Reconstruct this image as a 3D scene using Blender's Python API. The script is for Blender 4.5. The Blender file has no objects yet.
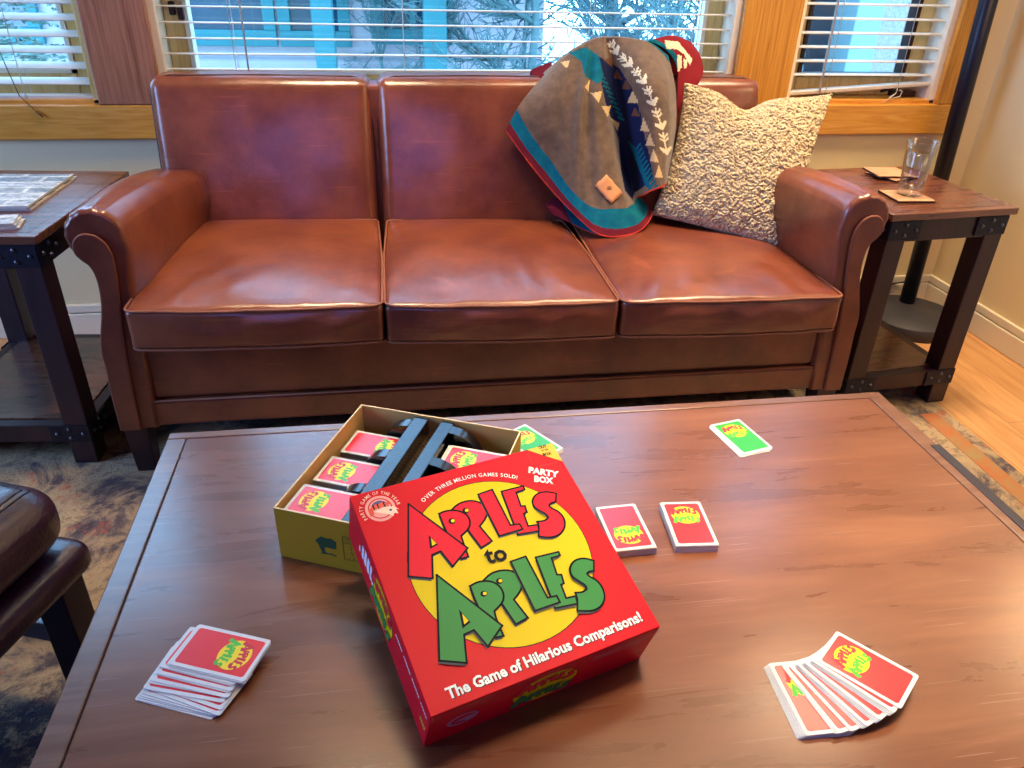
import bpy, math, random
from mathutils import Vector, Matrix, noise
from mathutils.geometry import tessellate_polygon
sc = bpy.context.scene
col = sc.collection
PI = math.pi
rad = math.radians
# ------------------------------------------------------------------ camera
F = 769.46
CAM = Vector((0, 0, 1.14))
RM = [Vector((0.98843651, -0.14947086, 0.02552882)), Vector((-0.05238152, -0.49456838, -0.86755881)), Vector((0.14230051, 0.85618957, -0.49667896))]
cd = bpy.data.cameras.new('camera'); cam = bpy.data.objects.new('camera', cd); col.objects.link(cam)
cd.sensor_width = 36; cd.lens = F * 36 / 1024; cd.clip_start = .02; cd.clip_end = 200
m = Matrix.Identity(4)
for i in range(3):
    m[i][0] = RM[0][i]; m[i][1] = -RM[1][i]; m[i][2] = -RM[2][i]; m[i][3] = CAM[i]
cam.matrix_world = m
sc.camera = cam
def ray(px, py): return RM[0] * (px - 512) + RM[1] * (py - 384) + RM[2] * F
def onz(px, py, z): d = ray(px, py); return CAM + d * ((z - CAM.z) / d.z)
def ony(px, py, y): d = ray(px, py); return CAM + d * ((y - CAM.y) / d.y)
def onplane(px, py, O, n): d = ray(px, py); return CAM + d * ((O - CAM).dot(n) / d.dot(n))

# ------------------------------------------------------------------ object helpers
def tag(o, label=None, cat=None, group=None, kind=None):
    if label: o['label'] = label
    if cat: o['category'] = cat
    if group: o['group'] = group
    if kind: o['kind'] = kind
    return o
def thing(name, label, cat, loc=(0, 0, 0), rz=0, group=None):
    o = bpy.data.objects.new(name, None); col.objects.link(o); o.empty_display_size = .05
    o.location = loc; o.rotation_euler = (0, 0, rz)
    return tag(o, label, cat, group)
class MB:
    def __init__(s): s.v = []; s.f = []; s.m = []; s.sm = []
    def add(s, vs, fs, mi=0, smooth=False):
        b = len(s.v); s.v += [tuple(p) for p in vs]
        for f in fs: s.f.append([b + i for i in f]); s.m.append(mi); s.sm.append(smooth)
        return s
    def box(s, x0, x1, y0, y1, z0, z1, mi=0, M=None):
        vs = [Vector((x, y, z)) for z in (z0, z1) for y in (y0, y1) for x in (x0, x1)]
        if M: vs = [M @ p for p in vs]
        return s.add(vs, [(0, 2, 3, 1), (4, 5, 7, 6), (0, 1, 5, 4), (2, 6, 7, 3), (0, 4, 6, 2), (1, 3, 7, 5)], mi)
    def tube(s, pts, r, n=8, mi=0, caps=True, closed=False):
        pts = [Vector(p) for p in pts]; N = len(pts); rs = r if isinstance(r, (list, tuple)) else [r] * N
        vs = []; up = None
        for i, p in enumerate(pts):
            a = pts[i - 1] if (i > 0 or closed) else p; b = pts[(i + 1) % N] if (i < N - 1 or closed) else p
            t = (b - a).normalized()
            if up is None: up = t.orthogonal().normalized()
            up = (up - t * up.dot(t)); up = up.normalized() if up.length > 1e-6 else t.orthogonal().normalized()
            w = t.cross(up)
            for k in range(n):
                q = 2 * PI * k / n; vs.append(p + (up * math.cos(q) + w * math.sin(q)) * rs[i])
        fs = []
        for i in range(N if closed else N - 1):
            for k in range(n):
                j = (i + 1) % N
                fs.append((i * n + k, i * n + (k + 1) % n, j * n + (k + 1) % n, j * n + k))
        if caps and not closed: fs.append(tuple(range(n))[::-1]); fs.append(tuple((N - 1) * n + k for k in range(n)))
        return s.add(vs, fs, mi, True)
    def lathe(s, prof, n=32, c=(0, 0, 0), mi=0, smooth=True):
        vs = [(c[0] + r * math.cos(2 * PI * k / n), c[1] + r * math.sin(2 * PI * k / n), c[2] + z) for r, z in prof for k in range(n)]
        fs = [(i * n + k, i * n + (k + 1) % n, (i + 1) * n + (k + 1) % n, (i + 1) * n + k) for i in range(len(prof) - 1) for k in range(n)]
        if prof[0][0] > 0: fs.append(tuple(range(n))[::-1])
        if prof[-1][0] > 0: fs.append(tuple((len(prof) - 1) * n + k for k in range(n)))
        return s.add(vs, fs, mi, smooth)
    def poly(s, pts, mi=0):     # one flat polygon, possibly concave, 3-D points
        pts = [Vector(p) for p in pts]
        return s.add(pts, [tuple(t) for t in tessellate_polygon([pts])], mi)
    def prism(s, pts2, to3, h0, h1, mi=0):   # pts2 outline; to3(a,b,h)
        n = len(pts2); vs = [to3(a, b, h0) for a, b in pts2] + [to3(a, b, h1) for a, b in pts2]
        tri = tessellate_polygon([[Vector((a, b, 0)) for a, b in pts2]])
        fs = [(i, (i + 1) % n, n + (i + 1) % n, n + i) for i in range(n)]
        fs += [tuple(t) for t in tri] + [tuple(n + i for i in t[::-1]) for t in tri]
        return s.add(vs, fs, mi)
    def grid(s, P, mi=0, closed_u=False, smooth=True):  # P[i][j]
        nu, nv = len(P), len(P[0]); vs = [p for r in P for p in r]
        fs = [(i * nv + j, i * nv + j + 1, ((i + 1) % nu) * nv + j + 1, ((i + 1) % nu) * nv + j) for i in range(nu if closed_u else nu - 1) for j in range(nv - 1)]
        return s.add(vs, fs, mi, smooth)
    def build(s, name, mats, parent=None, bevel=0, fixn=True, weld=False, segs=2):
        me = bpy.data.meshes.new(name); me.from_pydata(s.v, [], s.f)
        if not isinstance(mats, (list, tuple)): mats = [mats]
        for mm in mats: me.materials.append(mm)
        me.polygons.foreach_set('material_index', s.m); me.polygons.foreach_set('use_smooth', s.sm)
        me.update()
        if fixn or weld:
            import bmesh
            bm = bmesh.new(); bm.from_mesh(me)
            if weld: bmesh.ops.remove_doubles(bm, verts=bm.verts, dist=1e-5)
            bmesh.ops.recalc_face_normals(bm, faces=bm.faces); bm.to_mesh(me); bm.free()
        o = bpy.data.objects.new(name, me); col.objects.link(o)
        if parent: o.parent = parent
        if bevel:
            b = o.modifiers.new('bevel', 'BEVEL'); b.width = bevel; b.segments = segs; b.limit_method = 'ANGLE'; b.harden_normals = False
        return o
def copytree(o, parent=None):
    c = o.copy(); col.objects.link(c); c.parent = parent
    for ch in list(o.children): copytree(ch, c)
    return c

# ------------------------------------------------------------------ materials
def lin(c):
    return tuple(((x / 12.92) if x <= .04045 else ((x + .055) / 1.055) ** 2.4) for x in (k / 255 for k in c)) + (1,)
def newmat(name):
    m = bpy.data.materials.new(name); m.use_nodes = True; nt = m.node_tree
    return m, nt, nt.nodes['Principled BSDF']
def N(nt, t, **kw):
    n = nt.nodes.new(t)
    for k, v in kw.items():
        if k in n.inputs: n.inputs[k].default_value = v
        else: setattr(n, k, v)
    return n
def mat(name, c, rough=.5, metal=0, spec=.5, bump=0, bscale=50, coat=0, var=0, vscale=6, stretch=(1, 1, 1), c2=None, crough=.15, emit=None, es=0, det=6, sheen=0):
    m, nt, b = newmat(name); L = nt.links
    b.inputs['Base Color'].default_value = lin(c); b.inputs['Roughness'].default_value = rough; b.inputs['Metallic'].default_value = metal
    b.inputs['Specular IOR Level'].default_value = spec
    b.inputs['Coat Weight'].default_value = coat; b.inputs['Coat Roughness'].default_value = crough
    if sheen: b.inputs['Sheen Weight'].default_value = sheen
    if emit: b.inputs['Emission Color'].default_value = lin(emit); b.inputs['Emission Strength'].default_value = es
    if c2 or bump:
        tc = N(nt, 'ShaderNodeTexCoord'); mp = N(nt, 'ShaderNodeMapping'); mp.inputs['Scale'].default_value = stretch
        L.new(tc.outputs['Object'], mp.inputs['Vector'])
    if c2:
        n1 = N(nt, 'ShaderNodeTexNoise', Scale=vscale, Detail=det, Roughness=.6); L.new(mp.outputs[0], n1.inputs['Vector'])
        cr = N(nt, 'ShaderNodeValToRGB'); cr.color_ramp.elements[0].position = .35; cr.color_ramp.elements[1].position = .68
        cr.color_ramp.elements[0].color = lin(c); cr.color_ramp.elements[1].color = lin(c2)
        L.new(n1.outputs['Fac'], cr.inputs[0]); L.new(cr.outputs[0], b.inputs['Base Color'])
    if bump:
        n2 = N(nt, 'ShaderNodeTexNoise', Scale=bscale, Detail=4); L.new(mp.outputs[0], n2.inputs['Vector'])
        bp = N(nt, 'ShaderNodeBump', Strength=bump, Distance=.002); L.new(n2.outputs['Fac'], bp.inputs['Height']); L.new(bp.outputs[0], b.inputs['Normal'])
    return m
def wood(name, c1, c2, c3, scale=(1.2, 14, 14), rough=.35, coat=.0, spec=.5, bump=.15, knots=False, scratch=False, dist=1.5):
    """stretched noise grain; scale small along the grain"""
    m, nt, b = newmat(name); L = nt.links
    tc = N(nt, 'ShaderNodeTexCoord'); mp = N(nt, 'ShaderNodeMapping'); mp.inputs['Scale'].default_value = scale
    L.new(tc.outputs['Object'], mp.inputs['Vector'])
    n1 = N(nt, 'ShaderNodeTexNoise', Scale=3, Detail=8, Roughness=.6, Distortion=dist); L.new(mp.outputs[0], n1.inputs['Vector'])
    cr = N(nt, 'ShaderNodeValToRGB'); e = cr.color_ramp.elements
    e[0].position = .3; e[0].color = lin(c1); e[1].position = .72; e[1].color = lin(c3); k = e.new(.5); k.color = lin(c2)
    L.new(n1.outputs['Fac'], cr.inputs[0])
    out = cr.outputs[0]
    n3 = N(nt, 'ShaderNodeTexNoise', Scale=1.6, Detail=3); L.new(tc.outputs['Object'], n3.inputs['Vector'])
    mx = N(nt, 'ShaderNodeMix', data_type='RGBA', blend_type='MULTIPLY'); mx.inputs[0].default_value = .55
    r2 = N(nt, 'ShaderNodeValToRGB'); r2.color_ramp.elements[0].position = .35; r2.color_ramp.elements[0].color = (.62, .58, .56, 1); r2.color_ramp.elements[1].position = .65; r2.color_ramp.elements[1].color = (1, 1, 1, 1)
    L.new(n3.outputs['Fac'], r2.inputs[0]); L.new(out, mx.inputs[6]); L.new(r2.outputs[0], mx.inputs[7]); out = mx.outputs[2]
    if knots:
        v = N(nt, 'ShaderNodeTexVoronoi', Scale=2.2); mp2 = N(nt, 'ShaderNodeMapping'); mp2.inputs['Scale'].default_value = (.8, 1.3, .05); mp2.inputs['Location'].default_value = knots
        nn = N(nt, 'ShaderNodeTexNoise', Scale=9, Detail=3); L.new(tc.outputs['Object'], nn.inputs['Vector'])
        ad = N(nt, 'ShaderNodeMix', data_type='RGBA', blend_type='LINEAR_LIGHT'); ad.inputs[0].default_value = .015
        L.new(tc.outputs['Object'], ad.inputs[6]); L.new(nn.outputs['Color'], ad.inputs[7])
        L.new(ad.outputs[2], mp2.inputs['Vector']); L.new(mp2.outputs[0], v.inputs['Vector'])
        r3 = N(nt, 'ShaderNodeValToRGB'); r3.color_ramp.elements[0].position = .0; r3.color_ramp.elements[0].color = (.3, .22, .18, 1); r3.color_ramp.elements[1].position = .085; r3.color_ramp.elements[1].color = (1, 1, 1, 1)
        L.new(v.outputs['Distance'], r3.inputs[0])
        m2 = N(nt, 'ShaderNodeMix', data_type='RGBA', blend_type='MULTIPLY'); m2.inputs[0].default_value = .8
        L.new(out, m2.inputs[6]); L.new(r3.outputs[0], m2.inputs[7]); out = m2.outputs[2]
    if scratch:
        for ang, sc_ in ((.5, 3.0), (-.9, 2.3), (1.3, 4.0)):
            mp3 = N(nt, 'ShaderNodeMapping'); mp3.inputs['Rotation'].default_value = (0, 0, ang); mp3.inputs['Scale'].default_value = (sc_, 190, 1)
            L.new(tc.outputs['Object'], mp3.inputs['Vector'])
            ns = N(nt, 'ShaderNodeTexNoise', Scale=2, Detail=1); L.new(mp3.outputs[0], ns.inputs['Vector'])
            rs = N(nt, 'ShaderNodeValToRGB'); rs.color_ramp.elements[0].position = .735; rs.color_ramp.elements[0].color = (0, 0, 0, 1); rs.color_ramp.elements[1].position = .76; rs.color_ramp.elements[1].color = (.22, .22, .22, 1)
            L.new(ns.outputs['Fac'], rs.inputs[0])
            m3 = N(nt, 'ShaderNodeMix', data_type='RGBA'); L.new(rs.outputs[0], m3.inputs[0]); L.new(out, m3.inputs[6]); m3.inputs[7].default_value = lin((190, 165, 150)); out = m3.outputs[2]
    L.new(out, b.inputs['Base Color'])
    b.inputs['Roughness'].default_value = rough; b.inputs['Coat Weight'].default_value = coat; b.inputs['Coat Roughness'].default_value = .2
    b.inputs['Specular IOR Level'].default_value = spec
    rr = N(nt, 'ShaderNodeMapRange'); rr.inputs['To Min'].default_value = rough - .08; rr.inputs['To Max'].default_value = rough + .12
    L.new(n1.outputs['Fac'], rr.inputs['Value']); L.new(rr.outputs[0], b.inputs['Roughness'])
    bp = N(nt, 'ShaderNodeBump', Strength=bump, Distance=.001); L.new(n1.outputs['Fac'], bp.inputs['Height']); L.new(bp.outputs[0], b.inputs['Normal'])
    return m
def leather(name, c1, c2, rough=.36, fine=260, bump=.12, coat=.45, spec=.5):
    m, nt, b = newmat(name); L = nt.links
    tc = N(nt, 'ShaderNodeTexCoord')
    n1 = N(nt, 'ShaderNodeTexNoise', Scale=5, Detail=7, Roughness=.65); L.new(tc.outputs['Object'], n1.inputs['Vector'])
    cr = N(nt, 'ShaderNodeValToRGB'); e = cr.color_ramp.elements; e[0].position = .32; e[0].color = lin(c1); e[1].position = .7; e[1].color = lin(c2)
    L.new(n1.outputs['Fac'], cr.inputs[0]); out = cr.outputs[0]
    for ang, s_ in ((.7, 4), (-.6, 5)):
        mp3 = N(nt, 'ShaderNodeMapping'); mp3.inputs['Rotation'].default_value = (0, ang, 0); mp3.inputs['Scale'].default_value = (s_, 3, 90)
        L.new(tc.outputs['Object'], mp3.inputs['Vector'])
        ns = N(nt, 'ShaderNodeTexNoise', Scale=1.3, Detail=1); L.new(mp3.outputs[0], ns.inputs['Vector'])
        rs = N(nt, 'ShaderNodeValToRGB'); rs.color_ramp.elements[0].position = .70; rs.color_ramp.elements[0].color = (0, 0, 0, 1); rs.color_ramp.elements[1].position = .78; rs.color_ramp.elements[1].color = (.16, .16, .16, 1)
        L.new(ns.outputs['Fac'], rs.inputs[0])
        m3 = N(nt, 'ShaderNodeMix', data_type='RGBA'); L.new(rs.outputs[0], m3.inputs[0]); L.new(out, m3.inputs[6]); m3.inputs[7].default_value = lin(tuple(min(255, k * 1.35 + 12) for k in c2)); out = m3.outputs[2]
    L.new(out, b.inputs['Base Color'])
    b.inputs['Coat Weight'].default_value = coat; b.inputs['Coat Roughness'].default_value = .22; b.inputs['Specular IOR Level'].default_value = spec
    rr = N(nt, 'ShaderNodeMapRange'); rr.inputs['To Min'].default_value = rough - .05; rr.inputs['To Max'].default_value = rough + .15
    L.new(n1.outputs['Fac'], rr.inputs['Value']); L.new(rr.outputs[0], b.inputs['Roughness'])
    v = N(nt, 'ShaderNodeTexVoronoi', Scale=fine); L.new(tc.outputs['Object'], v.inputs['Vector'])
    bp = N(nt, 'ShaderNodeBump', Strength=bump, Distance=.001); L.new(v.outputs['Distance'], bp.inputs['Height'])
    n4 = N(nt, 'ShaderNodeTexNoise', Scale=14, Detail=4); L.new(tc.outputs['Object'], n4.inputs['Vector'])
    b2 = N(nt, 'ShaderNodeBump', Strength=.25, Distance=.01); L.new(n4.outputs['Fac'], b2.inputs['Height']); L.new(bp.outputs[0], b2.inputs['Normal']); L.new(b2.outputs[0], b.inputs['Normal'])
    return m
def glassmat(name, tint=(1, 1, 1, 1), edge=.6):
    m = bpy.data.materials.new(name); m.use_nodes = True; nt = m.node_tree; nt.nodes.clear()
    o = N(nt, 'ShaderNodeOutputMaterial'); t = N(nt, 'ShaderNodeBsdfTransparent'); t.inputs[0].default_value = tint
    g = N(nt, 'ShaderNodeBsdfGlossy', Roughness=.02); mx = N(nt, 'ShaderNodeMixShader'); lw_ = N(nt, 'ShaderNodeLayerWeight', Blend=.5); pw = N(nt, 'ShaderNodeMath', operation='POWER'); pw.inputs[1].default_value = 3.0; mr_ = N(nt, 'ShaderNodeMapRange'); mr_.inputs['To Min'].default_value = .025; mr_.inputs['To Max'].default_value = edge
    nt.links.new(lw_.outputs['Facing'], pw.inputs[0]); nt.links.new(pw.outputs[0], mr_.inputs[0]); nt.links.new(mr_.outputs[0], mx.inputs[0]); nt.links.new(t.outputs[0], mx.inputs[1]); nt.links.new(g.outputs[0], mx.inputs[2]); nt.links.new(mx.outputs[0], o.inputs[0])
    return m

M = {}
M['leather'] = leather('cognac leather', (92, 41, 33), (142, 77, 50), rough=.27)
M['piping'] = mat('leather piping', (132, 76, 54), .6)
M['pipe_dark'] = mat('dark leather piping', (60, 26, 24), .45)
M['ott'] = leather('oxblood leather', (48, 17, 36), (68, 25, 44), rough=.38, fine=150, bump=.6)
M['ottstitch'] = mat('stitch', (28, 10, 18), .6)
M['table'] = wood('coffee table wood', (104, 58, 37), (122, 72, 46), (142, 90, 60), scale=(1.0, 6, 9), dist=.4, rough=.27, knots=(.35, .2, 0), scratch=True, coat=.7)
M['edge'] = wood('table edge wood', (104, 66, 48), (120, 80, 60), (138, 98, 76), scale=(1.0, 9, 9), rough=.3, scratch=True, coat=.6)
M['groove'] = mat('groove', (26, 13, 12), .6)
M['strap'] = mat('iron strap', (58, 56, 66), .5, .6, bump=.3, bscale=300)
M['side'] = wood('side table wood', (72, 38, 28), (104, 58, 40), (126, 74, 50), scale=(1.2, 10, 10), rough=.26, coat=.9)
M['sidedark'] = wood('side table dark wood', (30, 15, 24), (44, 20, 32), (58, 28, 40), scale=(10, 10, 1.2), rough=.42, coat=.1)
M['iron'] = mat('black iron', (34, 34, 48), .45, .55, bump=.3, bscale=200)
M['bolt'] = mat('bolt', (96, 98, 112), .3, .85)
M['wall'] = mat('wall paint', (228, 210, 166), .85, bump=.08, bscale=180)
M['ceil'] = mat('ceiling pine', (150, 112, 78), .7); M['farwall'] = mat('dark panelled wall', (92, 74, 84), .8)
M['base'] = mat('baseboard paint', (226, 218, 196), .5)
M['trim'] = wood('fir window trim', (204, 132, 40), (224, 156, 56), (236, 176, 82), scale=(1, 14, 14), rough=.35, coat=.3, dist=2.5)
M['trimv'] = wood('fir window mullion', (184, 112, 26), (222, 152, 48), (234, 170, 70), scale=(22, 22, .6), rough=.35, coat=.3, dist=2.5)
M['trimred'] = wood('red fir mullion', (128, 74, 46), (172, 112, 78), (192, 134, 98), scale=(13, 13, .7), rough=.4, coat=.25, dist=3.0)
M['sash'] = wood('pine sash', (222, 180, 92), (242, 206, 126), (248, 220, 150), scale=(12, 12, 1), rough=.4)
M['sashlight'] = mat('pale sash edge', (244, 232, 206), .5)
M['slat'] = mat('blind slat', (206, 198, 186), .45)
M['cord'] = mat('blind cord', (214, 210, 202), .7)
M['metal_dark'] = mat('dark bronze', (58, 36, 30), .4, .5)
M['black'] = mat('black lamp metal', (20, 22, 40), .38, .3, bump=.1, bscale=300)
M['blackmatte'] = mat('black lamp base', (50, 50, 58), .55, .1)
M['glass'] = glassmat('window glass', (.93, .98, 1, 1))
M['plastic'] = mat('black glossy tray', (10, 12, 26), .22, coat=.6)
M['boxyellow'] = mat('yellow box board', (170, 138, 24), .5)
M['boxin'] = mat('kraft lined inside', (196, 160, 92), .7)
M['boxedge'] = mat('box rim', (226, 208, 160), .7)
M['red'] = mat('lid red print', (206, 4, 34), .45, spec=.14)
M['redd'] = mat('lid fold red', (128, 4, 22), .4)
M['yel'] = mat('logo yellow', (214, 196, 0), .45, spec=.14)
M['lred'] = mat('logo red', (216, 6, 50), .45, spec=.14)
M['lgreen'] = mat('logo green', (50, 136, 70), .45, spec=.14)
M['ink'] = mat('ink', (20, 18, 30), .5, spec=.1)
M['inkgrey'] = mat('ink shadow', (74, 80, 88), .5, spec=.1)
M['white'] = mat('white print', (226, 230, 236), .45)
M['pink'] = mat('seal pink', (226, 150, 150), .4)
M['sealred'] = mat('seal orange red', (222, 66, 40), .4)
M['sealblue'] = mat('seal blue', (50, 56, 130), .4)
M['gold'] = mat('corner yellow', (222, 180, 30), .4)
M['cardw'] = mat('card white edge', (206, 210, 212), .45)
M['cardr'] = mat('card red print', (222, 34, 46), .32, coat=.5, crough=.12)
M['cardg'] = mat('card green print', (40, 160, 44), .32, coat=.5, crough=.12)
M['cgreen'] = mat('card logo green', (70, 180, 50), .35)
M['cred'] = mat('card logo red', (196, 22, 48), .35)
M['cyel'] = mat('card logo yellow', (236, 214, 10), .35)
M['treegreen'] = mat('frog green print', (14, 74, 46), .5)
M['water'] = None
# ------------------------------------------------------------------ room shell
def S(name, mb, m, parent=None, **k):
    o = mb.build(name, m, parent, **k)
    if parent is None: o['kind'] = 'structure'
    return o
XR, YW, XL, YF, ZC = 1.99, 2.44, -2.9, -2.4, 2.55
# floor of oak planks
def planks():
    m, nt, b = newmat('oak floor'); L = nt.links
    tc = N(nt, 'ShaderNodeTexCoord')
    br = N(nt, 'ShaderNodeTexBrick', Scale=1.0); br.offset = .37; br.inputs['Brick Width'].default_value = 1.6; br.inputs['Row Height'].default_value = .13; br.inputs['Mortar Size'].default_value = .0012
    br.inputs['Color1'].default_value = (1, 1, 1, 1); br.inputs['Color2'].default_value = (.86, .84, .8, 1); br.inputs['Mortar'].default_value = (.3, .2, .12, 1)
    mpb = N(nt, 'ShaderNodeMapping'); mpb.inputs['Rotation'].default_value = (0, 0, 1.5708)
    L.new(tc.outputs['Object'], mpb.inputs[0]); L.new(mpb.outputs[0], br.inputs['Vector'])
    mp = N(nt, 'ShaderNodeMapping'); mp.inputs['Scale'].default_value = (12, 1.3, 1); L.new(tc.outputs['Object'], mp.inputs[0])
    n1 = N(nt, 'ShaderNodeTexNoise', Scale=3, Detail=8, Distortion=1); L.new(mp.outputs[0], n1.inputs['Vector'])
    cr = N(nt, 'ShaderNodeValToRGB'); cr.color_ramp.elements[0].position = .3; cr.color_ramp.elements[0].color = lin((186, 134, 84)); cr.color_ramp.elements[1].position = .7; cr.color_ramp.elements[1].color = lin((214, 164, 110))
    L.new(n1.outputs['Fac'], cr.inputs[0])
    mx = N(nt, 'ShaderNodeMix', data_type='RGBA', blend_type='MULTIPLY'); mx.inputs[0].default_value = .7
    L.new(cr.outputs[0], mx.inputs[6]); L.new(br.outputs['Color'], mx.inputs[7]); L.new(mx.outputs[2], b.inputs['Base Color'])
    b.inputs['Roughness'].default_value = .38
    return m
S('floor', MB().box(XL - .1, XR + .1, YF - .1, YW + .2, -.1, 0), planks())
S('ceiling', MB().box(XL - .1, XR + .1, YF - .1, YW + .2, ZC, ZC + .1), M['ceil'])
S('wall_right', MB().box(XR, XR + .12, YF - .1, YW + .2, 0, ZC), M['wall'])
S('wall_front', MB().box(XL, XR, YF - .12, YF, 0, ZC), M['farwall'])
ZB, ZT = .715, 2.36          # window opening bottom / top
OPEN = [(-1.75, -.80), (-.63, 1.075), (1.262, 1.795)]
WD = .16
wb = MB(); wb.box(XL, XR, YW, YW + WD, 0, ZB - .01); wb.box(XL, XR, YW, YW + WD, ZT + .01, ZC)
xs = [XL] + [v for o_ in OPEN for v in o_] + [XR]
for i in range(0, len(xs), 2): wb.box(xs[i], xs[i + 1], YW, YW + WD, ZB - .01, ZT + .01)
S('wall_back', wb, M['wall'])
# left wall with a daylight window in it, beyond the frame
lw = MB(); lw.box(XL - .12, XL, YF, YW, 0, .8); lw.box(XL - .12, XL, YF, YW, 2.2, ZC); lw.box(XL - .12, XL, YF, .1, .8, 2.2); lw.box(XL - .12, XL, 1.5, YW, .8, 2.2)
S('wall_left', lw, M['farwall'])
bb = MB(); bb.box(XL, XR - .015, YW - .015, YW, 0, .075); bb.box(XL, XR - .012, YW - .012, YW, .078, .105)
S('baseboard_back', bb, M['base'], bevel=.003)
bb = MB(); bb.box(XR - .015, XR, YF, YW, 0, .075); bb.box(XR - .012, XR, YF, YW, .078, .105)
S('baseboard_right', bb, M['base'], bevel=.003)
# casings (front face at y = YW-.02)
yc = YW - .022
S('trim_1', MB().box(-2.4, 1.885, yc, YW, .62, ZB), M['trim'], bevel=.004)
S('trim_2', MB().box(-.80, -.63, yc, YW, ZB, ZT), M['trimred'], bevel=.004)
S('trim_3', MB().box(1.075, 1.262, yc, YW, ZB, ZT), M['trimv'], bevel=.004)
S('trim_4', MB().box(1.795, 1.885, yc, YW, ZB, ZT), M['trimv'], bevel=.004)
S('trim_5', MB().box(-2.4, 1.885, yc, YW, ZT, ZT + .1), M['trim'], bevel=.004)
for i, (a, b_) in enumerate(OPEN):
    w = MB(); t = .02      # jamb lining
    w.box(a, a + t, YW, YW + WD, ZB, ZT, 0); w.box(b_ - t, b_, YW, YW + WD, ZB, ZT, 0); w.box(a, b_, YW, YW + WD, ZB - .01, ZB + .012, 1); w.box(a, b_, YW, YW + WD, ZT - .01, ZT + .01, 1)
    win = S('window_%d' % (i + 1), w, [M['sashlight'] if i != 0 else M['sash'], M['trim']], bevel=.002)
    f = MB(); s_ = .055; y0, y1 = YW + .085, YW + .13
    a2, b2 = a + t, b_ - t
    f.box(a2, a2 + s_, y0, y1, ZB + .012, ZT - .01); f.box(b2 - s_, b2, y0, y1, ZB + .012, ZT - .01)
    f.box(a2 + s_, b2 - s_, y0, y1, ZB + .012, ZB + .07); f.box(a2 + s_, b2 - s_, y0, y1, ZT - .07, ZT - .01)
    fo = f.build('window_frame', M['sash'], win, bevel=.004)
    g = MB(); g.box(a2 + s_, a2 + s_ + .012, y0 - .004, y1, ZB + .07, ZT - .07); g.box(b2 - s_ - .012, b2 - s_, y0 - .004, y1, ZB + .07, ZT - .07); g.box(a2 + s_, b2 - s_, y0 - .004, y1, ZB + .07, ZB + .08)
    g.build('glazing_bead', M['metal_dark'] if i == 2 else M['sashlight'], win)
    MB().box(a2 + s_, b2 - s_, y0 + .02, y0 + .026, ZB + .07, ZT - .07).build('pane', M['glass'], win)
    if i == 1:
        for px_, py_ in ((172, 8), (181, 13)):
            q = ony(px_, py_, YW + .08); MB().box(q.x - .008, q.x + .008, q.y - .012, q.y + .01, q.z - .018, q.z + .018).build('sash_lock', M['metal_dark'], win, bevel=.004)
        q = ony(714, 56, YW + .08); MB().box(q.x - .006, q.x + .006, q.y - .012, q.y + .01, q.z - .02, q.z + .02).build('sash_lock', M['sash'], win, bevel=.003)
    if i == 2:
        q = ony(900, 88, YW + .07)
        c_ = MB(); c_.box(q.x - .03, q.x + .05, q.y - .02, q.y + .02, ZB + .012, ZB + .03); c_.tube([(q.x, q.y, ZB + .03), (q.x - .02, q.y - .01, ZB + .042), (q.x - .08, q.y - .02, ZB + .03)], .005)
        c_.build('crank_handle', M['metal_dark'], win, bevel=.003)

# blinds -------------------------------------------------------------
def blind(label, a, b_, railL, railR, top=ZT, pitch=.0405, zfirst=.78, tilt=0, cords=(), near=.02, wand=None):
    """horizontal slat blind hanging in a window opening; railL/railR are the heights of the bottom rail ends"""
    r = thing('window_blind', label, 'blind', (0, 0, 0))
    sl = MB(); z = zfirst; yy = YW + .035
    while z < top - .05:
        n = 5; P = []
        for j in range(n):
            t = j / (n - 1) - .5
            P.append([(x, yy + t * .027, z + t * tilt + .0016 * (1 - 4 * t * t)) for x in (a + .004, b_ - .004)])
        Q = [[(x, y, zz - .0026) for x, y, zz in row] for row in P]
        sl.grid(P); sl.grid(Q)
        for A, B in ((P[0], Q[0]), (P[-1], Q[-1])): sl.add([A[0], A[1], B[1], B[0]], [(0, 1, 2, 3)])
        z += pitch
    sl.build('slats', M['slat'], r, fixn=False)
    rl = MB(); vs = []
    for x, z0 in ((a + .006, railL), (b_ - .006, railR)):
        vs += [(x, yy - .02, z0), (x, yy + .02, z0), (x, yy + .02, z0 + .011), (x, yy - .02, z0 + .011)]
    rl.add(vs, [(0, 1, 2, 3), (7, 6, 5, 4), (0, 4, 5, 1), (1, 5, 6, 2), (2, 6, 7, 3), (3, 7, 4, 0)])
    rl.build('bottom_rail', M['slat'], r, bevel=.002)
    MB().box(a + .004, b_ - .004, yy - .028, yy + .028, top - .045, top - .01).build('head_rail', M['slat'], r, bevel=.003)
    for x in cords:
        c_ = MB(); zb = railL + (railR - railL) * (x - a) / (b_ - a)
        for dy in (-.022, .022): c_.tube([(x, yy + dy, zb), (x, yy + dy, top - .03)], .0011, 5)
        c_.build('ladder_cord', M['cord'], r)
    if wand:
        MB().tube([(wand[0], yy - .03, wand[1]), (wand[0] - .004, yy - .03, top - .04)], .0028, 6).build('tilt_wand', M['cord'], r)
    return r
bl1 = blind('white slatted blind in left window beside the reddish fir mullion', OPEN[0][0] + .02, OPEN[0][1] - .004, .722, .724, cords=(-1.0, -1.5), zfirst=.772, tilt=.014, pitch=.041)
bl2 = blind('wide white slatted blind in the big window behind the sofa', OPEN[1][0] + .004, OPEN[1][1] - .004, .722, .722, cords=(-.42, .06, .62, .95), zfirst=.765, tilt=.0, pitch=.0405, wand=(-.385, .75))
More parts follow.
